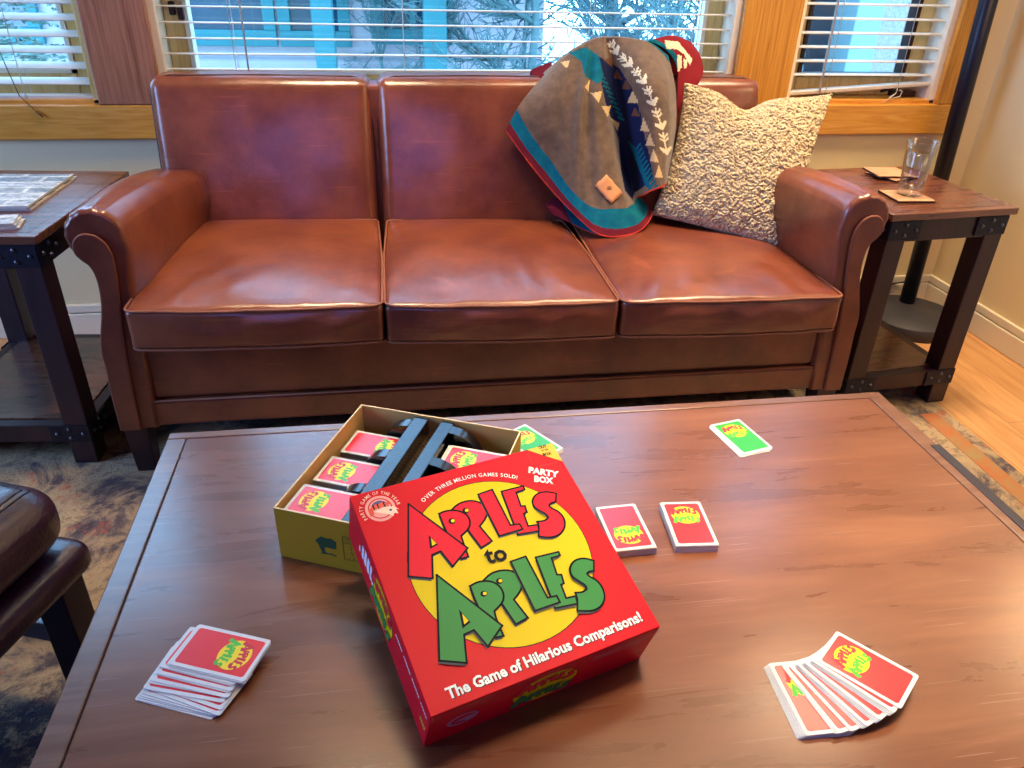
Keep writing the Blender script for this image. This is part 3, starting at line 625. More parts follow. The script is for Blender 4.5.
# tray : x along the front edge, y to the back
tr = MB(); zt = BH - .005
R1, R2, R3, R4 = .0865, .108, .128, .147
tr.box(.0026, BW - .0026, .0026, BD - .0026, .003, .006)
tr.box(R1, R1 + .0025, .004, BD - .004, .006, zt); tr.box(R2 - .0025, R2, .004, BD - .004, .006, zt)
tr.box(R3, R3 + .0025, .004, BD - .004, .006, zt); tr.box(R4 - .0025, R4, .004, BD - .004, .006, zt)
tr.box(R1, R2, .003, BD - .003, zt, zt + .0022); tr.box(R3, R4, .003, BD - .003, zt, zt + .0022)
tro = tr.build('card_tray', M['plastic'], box, bevel=.0008)
# ribbed channel
rb = MB(); P = []
for j in range(61):
    y = .006 + (BD - .012) * j / 60; zz = .050 + (.0012 if j % 2 else 0)
    P.append([(R2 + (R3 - R2) * i / 6, y, zz - .006 * math.sin(PI * i / 6)) for i in range(7)])
rb.grid(P, 0, smooth=False); rb.build('ribbed_channel', mat('ribbed plastic gold reflection', (72, 56, 28), .3, .3), box)  # bronze tone paints a gold reflection onto the dark tray ribs
# arched fins between the wells
def fin(y, side):
    f = MB(); n = 14
    x0, x1 = (R1, .040) if side < 0 else (R4, .200)
    out = [(x0, .006), (x0, zt + .001)] + [(x0 + (x1 - x0) * (i / n), .006 + (zt - .006) * math.sqrt(max(0, 1 - (i / n) ** 2.4))) for i in range(1, n + 1)]
    f.prism(out, lambda a_, b_, h: (a_, y + h, b_), 0, .003)
    top_ = out[1:]; L_ = []
    for a_, b_ in top_: L_.append([(a_, y - .002, b_ + .0012), (a_, y + .016, b_ + .0012)])
    f.grid(L_)
    f.build('finger_arch', M['plastic'], box)
WY = [.006, .086, .166]
for y in (.066, .146, .226): fin(y, -1); fin(y, 1)

# ------------------------------------------------------------------ cards
CWD, CLN, CT = .0565, .0890, .00050
def cardmesh(name, red=True, flip=False):
    mb = MB(); hw, hl, rr = CWD / 2, CLN / 2, .0025
    def rrect(hw, hl, rr, n=3):
        o = []
        for sx, sy, a0 in ((1, 1, 0), (-1, 1, 90), (-1, -1, 180), (1, -1, 270)):
            for k in range(n + 1):
                t = rad(a0 + 90 * k / n); o.append((sx * (hw - rr) + rr * math.cos(t), sy * (hl - rr) + rr * math.sin(t)))
        return o
    mb.prism(rrect(hw, hl, rr, 2), lambda a_, b_, h: (a_, b_, h), 0, CT * .86, 0)
    mb.poly([(x, y, CT * .86 + .00003) for x, y in rrect(hw - .0042, hl - .0042, .003)], 1)
    R_ = .0195
    logo(mb, lambda u, v, h: (u, v + .0165, CT * .86 + .00004 + h), R_, dict(yel=2, r=3, g=4, ink=5, grey=5), dz=.000002, detail=False, sx=1.0, sy=.92)
    me = mb.build(name, [M['cardw'], M['cardr'] if red else M['cardg'], M['cyel'], M['cred'], M['cgreen'], M['ink']], None, fixn=False)
    d_ = me.data; bpy.data.objects.remove(me); return d_
ME_R = cardmesh('red_card'); ME_G = cardmesh('green_card', False)
def plainmesh(me, red):    # a card seen only by its edge
    mb = MB(); mb.box(-CWD / 2, CWD / 2, -CLN / 2, CLN / 2, 0, CT * .86); o = mb.build('card', M['cardw']); d_ = o.data; bpy.data.objects.remove(o); return d_
ME_P = plainmesh(None, True)
def card(me, x, y, z, rz, label, group, tilt=(0, 0), name='playing_card'):
    o = bpy.data.objects.new(name, me); col.objects.link(o); o.location = (x, y, z); o.rotation_euler = (tilt[0], tilt[1], rz)
    return tag(o, label, 'card', group)
rnd = random.Random(7)
def deck(me, x, y, z0, rz, n, toplabel, label, group, jit=.0003, jrot=.004, t=CT, drift=(0, 0), plain=True):
    for k in range(n):
        topc = k == n - 1
        jx, jy = rnd.uniform(-jit, jit), rnd.uniform(-jit, jit); f = 1 - k / max(1, n - 1)
        card(me if (topc or not plain) else ME_P, x + jx + drift[0] * f, y + jy + drift[1] * f, z0 + k * t, rz + (0 if topc else rnd.uniform(-jrot, jrot)), toplabel if topc else label, group)
z0 = TZ + .0003
deck(ME_R, .371, .756, z0, rad(-4.5), 23, 'top red card, logo upright, on the tight deck second from the lid', 'card within the tight red deck on the table, second from the lid', 'cards of the tight upright red deck', jit=.0004)
deck(ME_R, .2845, .759, z0, rad(182), 23, 'top red card with upside down logo on the deck right beside the lid', 'card within the tight red deck right beside the lid', 'cards of the tight red deck beside the lid', jit=.0006, jrot=.012)
deck(ME_G, .536, .963, z0, rad(12.7), 5, 'top green card of the small deck alone near the far right of the table', 'card under the top green card near the table far edge', 'cards of the lone green deck', jit=.0022, jrot=.05, drift=(-.006, -.004), plain=False)
deck(ME_G, .194, .980, z0, rad(32.5), 8, 'top green card of the pile peeking out behind the box and lid', 'card in the small green pile peeking out behind the box', 'cards of the green pile behind the box', jit=.0016, jrot=.03, drift=(.001, -.001), plain=False)
# hand of cards at front left, spread downwards
n = 17
cL = Vector(((-.237 - .157 - .177 - .254) / 4, (.653 + .620 + .569 + .601) / 4, 0))
dl = Vector((.92, -.38, 0)); dp = Vector((-.38, -.92, 0))
HP = [(0, 0, 0), (-.0015, .0012, .4), (.001, .002, -.5), (-.009, .0045, .6), (-.0095, .0055, 1.2), (-.0085, .012, 0), (-.0095, .0135, .6), (-.009, .0205, -1.0), (-.012, .0215, -3.0), (-.013, .0285, -3.6), (-.006, .030, 4.5), (-.004, .0355, 6.0), (-.010, .0375, 2.0), (-.0115, .0395, 1.2), (-.013, .0405, 0), (-.0125, .0420, -1.5), (-.014, .0435, .5)]
for k, (al, ad_, w_a) in enumerate(HP):     # k = 0 is the top card
    z = z0 + (n - 1 - k) * CT * 1.6
    lab = 'topmost red card of the loose pile at the table front left corner' if k == 0 else 'red card in the loose spread pile at front left, under its top card'
    q_ = cL + dl * al + dp * ad_ * .92
    card(ME_R, q_.x, q_.y, z, rad(-112.4 - w_a), lab, 'cards of the loose pile at front left')
# fan of cards at front right
def long_axis(p, q, z): a0 = onz(*p, z); b0 = onz(*q, z); return math.atan2((a0 - b0).y, (a0 - b0).x) - PI / 2, a0
zt_ = z0 + .012
g1, A1 = long_axis((764, 663.5), (799, 737), TZ + .006)      # long left edge of the lowest group
g3, A3 = long_axis((836.7, 630.5), (915, 673), TZ + .0195)    # far long edge of the top card
c1 = A1 + Vector((math.cos(g1), math.sin(g1), 0)) * (CWD / 2) - Vector((-math.sin(g1), math.cos(g1), 0)) * (CLN / 2)
c3 = A3 - Vector((math.cos(g3), math.sin(g3), 0)) * (CWD / 2) - Vector((-math.sin(g3), math.cos(g3), 0)) * (CLN / 2)
print('fan', math.degrees(g1), math.degrees(g3), c1, c3)
fan = [0, .008, .012, .018, .024, .028, .034, .04, .31, .33, .45, .56, .575, .59, .60, .70, .715, .73, .745, .86, .88, .895, .91, 1.0]
for k, f in enumerate(fan):
    g = g1 + (g3 - g1) * f; sag = math.sin(PI * f) * .004
    x = c1.x + (c3.x - c1.x) * f + sag; y = c1.y + (c3.y - c1.y) * f - sag
    if f < .1: x += .006 * f * 10
    lab = 'topmost card of the fanned red hand at front right, lying furthest right' if k == len(fan) - 1 else ('red card in the straight lower part of the fanned hand at front right' if f < .1 else 'red card in the spread part of the fanned hand at front right')
    card(ME_R, x, y, z0 + k * CT * 1.6, g, lab, 'cards of the fanned hand at front right')
# piles in the tray
def inbox(u, v): p = BC + Vector((math.cos(BY) * u - math.sin(BY) * v, math.sin(BY) * u + math.cos(BY) * v, 0)); return p
for (u, v, tp, nm, rzz, nn) in ((.0515, .034, .0705, 'nearest to the viewer', 90, 16), (.0515, .112, .0615, 'in the middle', 90, 14), (.0515, .192, .0540, 'furthest back', -90, 12)):
    p = inbox(u, v); th = .0011
    deck(ME_R, p.x, p.y, TZ + tp - nn * th, BY + rad(rzz), nn, 'top glossy card of the left tray pile %s' % nm, 'lower card of the left tray pile %s' % nm, 'cards of the left tray pile %s' % nm, jit=.0006, t=th)
p = inbox(.1965, .188)
deck(ME_R, p.x, p.y, TZ + .060 - 12 * .0011, BY + rad(90), 12, 'top glossy red card of the right tray pile showing behind the lid', 'card under the top of the right tray pile behind the lid', 'cards of the right tray pile', jit=.0012, jrot=.03, t=.0011)
pf = MB()
for u, v, tp in ((.0515, .034, .0705 - 16 * .0011), (.0515, .112, .0615 - 14 * .0011), (.0515, .192, .0540 - 12 * .0011), (.1965, .188, .060 - 12 * .0011)):
    pf.box(u - .034, u + .034, v - .024, v + .024, .0062, tp - .0003)
pf.build('well_floor', M['plastic'], box)

# ------------------------------------------------------------------ sofa
def rbox(hx, hy, hz, r, n, deform):
    """rounded box centred at the origin, each side a grid; deform maps unit position + point -> point"""
    mb = MB()
    def pt(p):
        q = Vector(p); inner = Vector((max(-hx + r, min(hx - r, q.x)), max(-hy + r, min(hy - r, q.y)), max(-hz + r, min(hz - r, q.z))))
        d = q - inner
        if d.length > 1e-9: q = inner + d.normalized() * r
        return deform(q)
    def lins(h, n_):
        base = [-h + 2 * h * i / n_ for i in range(n_ + 1)]
        extra = [-h + r * k / 4 for k in range(5)] + [h - r * k / 4 for k in range(5)]
        L_ = sorted(set(round(v, 6) for v in base + extra)); o = [L_[0]]
        for v in L_[1:]:
            if v - o[-1] > 1e-4: o.append(v)
        return o
    mb.pt = pt
    X, Y, Zs = lins(hx, n[0]), lins(hy, n[1]), lins(hz, n[2])
    for z in (-hz, hz): mb.grid([[pt((x, y, z)) for y in Y] for x in X])
    for y in (-hy, hy): mb.grid([[pt((x, y, z)) for z in Zs] for x in X])
    for x in (-hx, hx): mb.grid([[pt((x, y, z)) for z in Zs] for y in Y])
    return mb
SC = Vector((.25, 1.6, 0))
sofa = thing('sofa', 'cognac brown leather three seat sofa with rolled arms under the windows', 'sofa', SC)
# front outline of an arm, outward = +u
ARM = [(.900, .137), (.901, .25), (.897, .31), (.899, .345), (.890, .39), (.879, .43), (.871, .48), (.870, .52), (.876, .542)]
cr_ = (.853, .600); rr_ = .0585
ARM += [(cr_[0] + rr_ * math.cos(t), cr_[1] + rr_ * math.sin(t)) for t in [rad(-52 + k * 2.0) for k in range(109)]]
ARM += [(.794, .595), (.792, .568), (.795, .54), (.803, .50), (.806, .44), (.81, .36), (.812, .25), (.812, .137)]
def armmesh(s):
    mb = MB(); rows = []; ys = [.014, .017, .024, .030, .037, .045, .055, .068, .085, .11, .18, .26, .34, .42, .50, .56]
    cen = Vector((.853, .5))
    for y in ys:
        row = []
        for i, (u, z) in enumerate(ARM):
            ins = {0.014: .010, .017: .0045, .024: .0012}.get(y, 0)
            d = Vector((u - .853, (z - .600) if z > .54 else 0)); dn = d.normalized() if d.length else d
            k = 0
            if z > .53 and u > .795:
                th = math.atan2(z - .6, u - .853)
                if -1.2 < th < 2.7: k = .0011 * math.cos(th * 15) * max(0, 1 - abs(y - .034) / .06) * min(1, max(0, (2.5 - th) / .6))
            uu = u - dn.x * (ins - k); zz = z - (dn.y if z > .54 else 0) * (ins - k)
            if u < .83:  # inner side leans inwards to the back
                uu -= (.10 if s < 0 else .035) * y * min(1, max(0, (z - .2) / .15)); 
                uu -= .010 * math.exp(-((z - .50) / .07) ** 2) * min(1, y / .1)
            zz -= (.055 * (y / .56) ** 2) * max(0, (z - .45) / .2)
            zz += .0015 * noise.noise(Vector((uu * 9, y * 9, zz * 9))); row.append((s * uu, y, zz))
        rows.append(row)
    # close the loop
    for r_i in rows: r_i.append(r_i[0])
    mb.grid(rows)
    mb.poly(rows[0][:-1]); mb.poly(rows[-1][:-1])
    return mb
PAN = [(.855, .139), (.851, .25), (.846, .35), (.835, .44), (.827, .50), (.823, .555), (.828, .583), (.843, .603), (.863, .610), (.882, .604), (.893, .588), (.893, .569), (.883, .555), (.869, .543), (.862, .515), (.863, .475), (.871, .43), (.884, .385), (.893, .34), (.891, .30), (.895, .24), (.895, .139)]
for s in (-1, 1):
    ao = armmesh(s).build('arm', M['leather'], sofa, weld=True)
    P2 = list(PAN)
    for _ in range(2):
        o_ = [P2[0]]
        for i in range(len(P2) - 1):
            p_, q_ = P2[i], P2[i + 1]; o_ += [(p_[0] * .75 + q_[0] * .25, p_[1] * .75 + q_[1] * .25), (p_[0] * .25 + q_[0] * .75, p_[1] * .25 + q_[1] * .75)]
        P2 = o_ + [P2[-1]]
    pm = MB(); pm.prism([(s * u, z) for u, z in P2], lambda a_, b_, h: (a_, h, b_), .004, .016)
    po = pm.build('arm_panel', M['leather'], ao, bevel=.004)
    MB().tube([(s * u, .0075, z) for u, z in P2], .0028, 6).build('panel_piping', M['piping'], ao)
# base rails
bm_ = MB(); bm_.box(-.815, .815, .030, .60, .205, .345); bm_.box(-.86, .86, .021, .60, .136, .203)
bm_.build('base', M['leather'], sofa, bevel=.008, segs=3)
MB().tube([(-.853, .020, .204), (.853, .020, .204)], .0025, 6).build('base_piping', M['piping'], sofa)
MB().box(-.80, .80, .62, .735, .137, .80).build('back_frame', M['leather'], sofa, bevel=.01)
for u in (-.87, .87):
    for v in (.03, .66):
        l_ = MB(); t0_, t1_ = .022, .030
        l_.add([(u + a_ * t0_, v + .02 + b_ * t0_, RUGZ) for a_, b_ in ((-1, -1), (1, -1), (1, 1), (-1, 1))] + [(u + a_ * t1_ * .9, v + .02 + b_ * t1_, .138) for a_, b_ in ((-1, -1), (1, -1), (1, 1), (-1, 1))],
               [(0, 3, 2, 1), (4, 5, 6, 7), (0, 1, 5, 4), (1, 2, 6, 5), (2, 3, 7, 6), (3, 0, 4, 7)])
        l_.build('leg', M['sidedark'], sofa, bevel=.003)
SEATS = [(-.559, -.031, .4625, .455, 1), (-.026, .501, .4535, .441, 2), (.507, 1.052, .441, .433, 3)]
def seatfun(x0, x1, zl, zr, seed):
    hx_ = (x1 - x0) / 2; hy_ = .297; hz_ = .045; cx_ = (x0 + x1) / 2 - SC.x
    def f(p):
        X, Y, Zn = p.x / hx_, p.y / hy_, p.z / hz_
        q = Vector(p)
        cr = max(0, 1 - X * X) ** .7 * max(0, 1 - Y * Y) ** .55
        if p.z > 0: q.z += .030 * cr * Zn
        else: q.z += -.004 * cr
        q.y += -.012 * (1 - X * X) * (-Y if Y < 0 else 0) ** 6
        # front face bulge and dimples
        if Y < -.8: q.y -= .008 * (1 - Zn * Zn) * (1 - X ** 4) + .004 * noise.noise(Vector((X * 4 + seed, Zn * 1.5, 2)))
        w = min(1, 3 * max(0, 1 - X * X)) * min(1, 3 * max(0, 1 - Y * Y))
        if p.z > 0:
            v = Vector((X * 1.6 + seed * 7, Y * 1.2, .5)); q.z += .007 * noise.noise(v) * w
            rr0 = math.sin(X * 13 + 6 * noise.noise(v) + Y * 3 * math.copysign(1, X)); q.z += .0022 * rr0 * w * max(0, -Y + .2) * (.4 + abs(X))
        q.x += cx_ + (-.02 * max(0, Y) * X * .5); q.y += -.050 + hy_
        t = (X + 1) / 2; q.z += zl + (zr - zl) * t - hz_
        return q
    return hx_, hy_, hz_, f
for (x0, x1, zl, zr, sd_) in SEATS:
    hx_, hy_, hz_, f = seatfun(x0, x1, zl, zr, sd_)
    so = rbox(hx_, hy_, hz_, .012, (44, 44, 8), f).build('seat_cushion', M['leather'], sofa, weld=True)
    def loop(z, r=.02):
        o = []; n = 6
        for sx, sy, a0 in ((1, 1, 0), (-1, 1, 90), (-1, -1, 180), (1, -1, 270)):
            for k in range(n + 1):
                t = rad(a0 + 90 * k / n); o.append((sx * (hx_ - r) + r * math.cos(t), sy * (hy_ - r) + r * math.sin(t)))
        res = []
        for i in range(len(o)):
            p, q = o[i], o[(i + 1) % len(o)]; m_ = max(1, int(math.dist(p, q) / .02))
            res += [(p[0] + (q[0] - p[0]) * k / m_, p[1] + (q[1] - p[1]) * k / m_) for k in range(m_)]
        return [f(Vector((x, y, z))) + Vector((0, 0, .0)) for x, y in res]
    MB().tube(loop(hz_ - .001), .0032, 6, closed=True).build('piping', M['piping'], so)
    MB().tube(loop(-hz_ + .001), .0030, 6, closed=True).build('piping', M['piping'], so)
# backs
def backface(z): return 2.128 + (z - .43) * .185
for (u0, u1, sd_) in ((-.856, -.291, 1), (-.274, .262, 2), (.268, .822, 3)):
    hx_ = (u1 - u0) / 2; hz_ = .225; hy_ = .062; cu = (u0 + u1) / 2
    def f(p, hx_=hx_, cu=cu, sd_=sd_):
        X, Y, Zn = p.x / hx_, p.y / hy_, p.z / hz_
        q = Vector(p)
        k = max(0, 1 - X * X) ** .6 * max(0, 1 - Zn * Zn) ** .6
        if p.y < 0: q.y -= .020 * k - .003 * noise.noise(Vector((X * 2 + sd_ * 5, Zn * 2, 1)))
        q.z += .004 * (1 - X * X) * Zn * (Zn > 0) - .004 * (X > .8) * 0
        zc = .818 - hz_ + q.z
        return Vector((q.x + cu, q.y + hy_ + backface(zc) - SC.y + .018, zc))
    bo = rbox(hx_, hy_, hz_, .028, (30, 6, 26), f).build('back_cushion', M['leather'], sofa, weld=True)
    def f2(x, z, y):
        return f(Vector((x, y, z)))
    pth = []
    for x, z in [(-hx_, -hz_ + .03), (-hx_, 0), (-hx_, hz_ - .05), (-hx_ + .004, hz_ - .028), (-hx_ + .012, hz_ - .012), (-hx_ + .028, hz_ - .004), (-hx_ + .05, hz_), (0, hz_), (hx_ - .05, hz_), (hx_ - .028, hz_ - .004), (hx_ - .012, hz_ - .012), (hx_ - .004, hz_ - .028), (hx_, hz_ - .05), (hx_, 0), (hx_, -hz_ + .03)]:
        pth.append(f2(x, z, -hy_ + .024))
    fine = []
    for i in range(len(pth) - 1):
        m_ = max(1, int((pth[i + 1] - pth[i]).length / .03)); fine += [pth[i].lerp(pth[i + 1], k / m_) for k in range(m_)]
    fine.append(pth[-1]); MB().tube(fine, .0032, 6).build('piping', M['pipe_dark'], bo)

# ------------------------------------------------------------------ blanket over the sofa back
def cr1(p0, p1, p2, p3, t):
    return 0.5 * ((2 * p1) + (-p0 + p2) * t + (2 * p0 - 5 * p1 + 4 * p2 - p3) * t * t + (-p0 + 3 * p1 - 3 * p2 + p3) * t * t * t)
def spline(L_, t):
    n = len(L_) - 1; x = min(max(t, 0), 1) * n; i = min(int(x), n - 1); f = x - i
    g = lambda k: L_[min(max(k, 0), n)]
    a_, b_, c_, d_ = g(i - 1), g(i), g(i + 1), g(i + 2)
    return tuple(cr1(a_[k], b_[k], c_[k], d_[k], f) for k in range(len(b_)))
def inpoly(x, y, P):
    c_ = False; j = len(P) - 1
    for i in range(len(P)):
        if ((P[i][1] > y) != (P[j][1] > y)) and x < (P[j][0] - P[i][0]) * (y - P[i][1]) / (P[j][1] - P[i][1] + 1e-12) + P[i][0]: c_ = not c_
        j = i
    return c_
Q6 = lambda pts: [(500 + x / 3.34, 20 + y / 3.34) for x, y in pts]
PAT = []   # (material index, polygon in cloth chart)
PAT.append((6, Q6([(325, 120), (360, 140), (400, 160), (440, 225), (468, 300), (478, 360), (500, 450), (515, 535), (450, 575), (440, 600), (415, 570), (402, 500), (396, 400), (352, 280), (335, 200)])))  # fold valley: navy cloth with the shade of the fold painted in
PAT.append((3, Q6([(232, 112), (285, 90), (330, 120), (345, 190), (330, 215), (305, 200), (280, 190), (272, 140)])))
for k in range(11):
    y0 = 400 + k * 14; x0 = 428 + k * 5.5
    PAT.append((3, Q6([(x0, y0), (x0 + 26, y0 + 26), (x0 + 42, y0 + 8), (x0 + 44, y0 + 15), (x0 + 28, y0 + 38), (x0 + 2, y0 + 11)])))
for k in range(10):
    y0 = 165 + k * 17; x0 = 322 + k * 8
    PAT.append((3, Q6([(x0, y0), (x0 + 22, y0 + 12), (x0 + 22, y0 + 18), (x0 - 3, y0 + 7)])))
for t in ([(203, 142), (234, 136), (222, 163)], [(279, 222), (306, 205), (301, 245)], [(308, 248), (341, 238), (331, 278)], [(339, 288), (369, 288), (359, 326)], [(368, 328), (398, 345), (391, 372)],
          [(428, 277), (444, 236), (466, 278)], [(470, 370), (482, 326), (501, 373)], [(488, 420), (502, 376), (518, 423)], [(502, 472), (514, 432), (531, 476)], [(518, 526), (530, 482), (544, 527)]):
    PAT.append((4, Q6(t)))
for t in ([(380, 195), (393, 165), (412, 200)], [(408, 232), (422, 200), (440, 232)], [(345, 135), (372, 125), (375, 160)], [(440, 320), (452, 290), (470, 322)]): PAT.append((7, Q6(t)))
chain = [(362, 60), (392, 112), (438, 152), (482, 208), (514, 282), (541, 362), (556, 445)]
for i in range(len(chain) - 1):
    A0, A1 = Vector(chain[i]), Vector(chain[i + 1]); t = (A1 - A0).normalized(); n_ = Vector((-t.y, t.x)); Ln = (A1 - A0).length
    w2 = 19
    for pts in ([A1 + t * 8, A1 - t * 14 + n_ * w2, A1 - t * 24 + n_ * w2 * .95, A1 - t * 13, A1 - t * 24 - n_ * w2 * .95, A1 - t * 14 - n_ * w2],
                [A0 + t * 12 - n_ * 2.5, A1 - t * 10 - n_ * 2.5, A1 - t * 10 + n_ * 2.5, A0 + t * 12 + n_ * 2.5]):
        PAT.append((5, Q6([tuple(v) for v in pts])))
    for q_ in (.22, .38):
        B0 = A0 + t * Ln * q_ + t * 10
        for sg in (-1, 1):
            PAT.append((5, Q6([tuple(v) for v in (B0, B0 - t * 13 + n_ * 13 * sg, B0 - t * 5 + n_ * 14 * sg, B0 + t * 7)])))
PAT.append((3, Q6([(430, 40), (520, 60), (590, 140), (590, 215), (570, 150), (545, 115), (510, 85), (470, 62)])))
def patcol(px, py, s, t, L_):
    d = (1 - t) * L_
    if s < .60:
        if d < 2.2: return 1
        if d < 13 + 2 * math.sin(s * 9): return 2
        if d < 32: return 3
    else:
        if d < 3.0: return 1
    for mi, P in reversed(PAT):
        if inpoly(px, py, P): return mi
    return 0
BLM = [mat('blanket taupe wool', (88, 72, 62), .9, c2=(112, 92, 78), vscale=40, bump=.5, bscale=500, sheen=.3, spec=.1), mat('blanket hem', (196, 60, 48), .85, spec=.1), mat('blanket maroon', (98, 26, 42), .9, bump=.5, bscale=500, spec=.1),
       mat('blanket teal', (14, 104, 124), .9, bump=.5, bscale=500, spec=.1, c2=(10, 84, 112), vscale=30), mat('blanket tan', (206, 178, 130), .9, spec=.1), mat('blanket cream', (222, 212, 182), .9, spec=.1),
       mat('blanket navy fold shade', (24, 32, 70), .9, bump=.5, bscale=500, spec=.1), mat('blanket brown', (104, 70, 52), .9, spec=.1), mat('blanket red', (126, 34, 44), .9, bump=.5, bscale=500, spec=.1)]
COLS = [
 [(545, 75, 2.215), (530, 92, 2.185), (518, 108, 2.165), (511, 120, 2.160), (506, 131, 2.155)],
 [(560, 62, 2.20), (545, 90, 2.155), (536, 115, 2.135), (530, 140, 2.125), (527, 161, 2.115)],
 [(574, 51, 2.20), (562, 90, 2.135), (556, 125, 2.11), (553, 160, 2.095), (551, 190, 2.08)],
 [(584, 45, 2.21), (575, 90, 2.13), (571, 135, 2.09), (571, 180, 2.05), (574, 214, 2.005)],
 [(592, 41, 2.22), (586, 90, 2.12), (585, 140, 2.07), (589, 190, 2.01), (600, 236, 1.930)],
 [(598, 39, 2.22), (596, 90, 2.105), (599, 140, 2.055), (606, 190, 1.995), (622, 237, 1.925)],
 [(603, 38, 2.22), (605, 90, 2.125), (611, 140, 2.08), (622, 190, 2.01), (640, 231, 1.945)],
 [(606, 38, 2.23), (611, 90, 2.172), (618, 140, 2.148), (630, 185, 2.11), (652, 213, 2.02)],
 [(610, 38, 2.22), (618, 88, 2.178), (625, 130, 2.152), (632, 170, 2.13), (637, 199, 2.07)],
 [(619, 38, 2.21), (630, 85, 2.12), (636, 125, 2.08), (641, 165, 2.05), (645, 195, 2.005)],
 [(635, 40, 2.20), (648, 80, 2.08), (653, 115, 2.04), (655, 155, 2.01), (655, 190, 1.985)],
 [(652, 44, 2.21), (664, 80, 2.095), (667, 115, 2.06), (666, 150, 2.03), (663, 187, 1.995)],
 [(668, 56, 2.23), (675, 88, 2.14), (676, 120, 2.11), (672, 152, 2.08), (666, 184, 2.025)]]
bl = MB()
NS, NT = 170, 190
grid_, info = [], []
for i in range(NS + 1):
    s = i / NS; colm = [spline([c_[k] for c_ in COLS], s) for k in range(5)]
    Lp = sum(math.dist(colm[k][:2], colm[k + 1][:2]) for k in range(4)); row, inf = [], []
    c0 = ony(*colm[0]); 
    for dy_, dz_ in ((.145, -.20), (.13, -.12), (.10, -.06), (.07, -.022), (.04, -.004), (.018, .001)):
        row.append(Vector((c0.x, c0.y + dy_, c0.z + dz_))); inf.append((colm[0][0], colm[0][1], s, 0, Lp))
    for j in range(NT + 1):
        t = j / NT; q = spline(colm, t); p = ony(*q)
        # woven ripples running down the drape, kept shallow
        p.y += (-.016 * math.exp(-((s - .30 + .04 * t) / .022) ** 2) + .020 * math.exp(-((s - .37 + .02 * t) / .035) ** 2) - .010 * math.exp(-((s - .12) / .03) ** 2) * t) * min(1, 5 * t) * (1 - t * .6)
        p.y += .021 * noise.noise(Vector((s * 8, t * 1.8, 1))) * min(1, 4 * t) * (1 - .5 * t) + .0025 * noise.noise(Vector((s * 22, t * 6, 4)))
        row.append(p); inf.append((q[0], q[1], s, t, Lp))
    grid_.append(row); info.append(inf)
nv_ = len(grid_[0]); b0 = len(bl.v)
bl.v += [tuple(p) for r_ in grid_ for p in r_]
for i in range(NS):
    for j in range(nv_ - 1):
        bl.f.append([i * nv_ + j, i * nv_ + j + 1, (i + 1) * nv_ + j + 1, (i + 1) * nv_ + j]); bl.sm.append(True)
        a_ = info[i][j]; c_ = info[i + 1][j + 1]
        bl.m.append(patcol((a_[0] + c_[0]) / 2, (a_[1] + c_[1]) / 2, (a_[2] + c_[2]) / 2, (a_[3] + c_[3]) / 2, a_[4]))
def sheet(cols, fn, n=40, back=()):
    g = []; inf = []
    for i in range(n + 1):
        cm = [spline([c_[k] for c_ in cols], i / n) for k in range(len(cols[0]))]; row = []; ri = []
        c0 = ony(*cm[0])
        for dy_, dz_ in back: row.append(Vector((c0.x, c0.y + dy_, c0.z + dz_))); ri.append((cm[0][0], cm[0][1], i / n, 0))
        for j in range(n + 1): q = spline(cm, j / n); row.append(ony(*q)); ri.append((q[0], q[1], i / n, j / n))
        g.append(row); inf.append(ri)
    b0 = len(bl.v); nn = len(g[0]); bl.v += [tuple(p) for r_ in g for p in r_]
    for i in range(n):
        for j in range(nn - 1):
            bl.f.append([b0 + i * nn + j, b0 + i * nn + j + 1, b0 + (i + 1) * nn + j + 1, b0 + (i + 1) * nn + j]); bl.sm.append(True); bl.m.append(fn(*inf[i][j]))
WP = [Q6([(545, 68), (592, 72), (640, 128), (632, 150), (612, 112), (585, 96), (552, 96)]), Q6([(588, 112), (604, 120), (606, 160), (592, 168)]), Q6([(610, 128), (622, 132), (622, 158), (612, 160)])]
sheet([[(648, 41, 2.235), (666, 50, 2.235), (677, 68, 2.22), (677, 95, 2.185), (675, 120, 2.165)],
       [(672, 36, 2.265), (685, 46, 2.25), (691, 64, 2.225), (689, 84, 2.195), (682, 104, 2.18)],
       [(690, 42, 2.285), (699, 54, 2.27), (703, 70, 2.25), (699, 82, 2.215), (690, 93, 2.195)]],
      lambda x, y, s, t: 5 if any(inpoly(x, y, P) for P in WP) else (3 if s < .16 and t < .5 else 8), 50, back=((.07, -.16), (.06, -.08), (.035, -.03)))
sheet([[(531, 71, 2.27), (532, 77, 2.25), (533, 88, 2.215)], [(536, 68, 2.27), (537, 75, 2.25), (538, 88, 2.21)], [(552, 62, 2.27), (552, 72, 2.24), (550, 86, 2.205)]], lambda x, y, s, t: 2, 14, back=((.06, -.1), (.03, -.03)))
sheet([[(545, 204, 2.115), (548, 208, 2.10), (552, 214, 2.085)], [(557, 199, 2.11), (562, 210, 2.07), (568, 222, 2.04)], [(570, 204, 2.09), (578, 217, 2.05), (586, 231, 2.00)], [(582, 214, 2.06), (592, 226, 2.01), (600, 236, 1.96)]],
      lambda x, y, s, t: 2 if s < .38 else (1 if t > .92 else 3), 24)
blanket = bpy.data.objects.new('throw_blanket', None); col.objects.link(blanket); blanket.location = (.55, 2.15, .47)
tag(blanket, 'taupe and teal wool blanket with arrow pattern draped over the sofa back', 'blanket')
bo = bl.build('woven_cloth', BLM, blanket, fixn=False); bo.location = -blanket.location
sm_ = bo.modifiers.new('thickness', 'SOLIDIFY'); sm_.thickness = .003; sm_.offset = 0
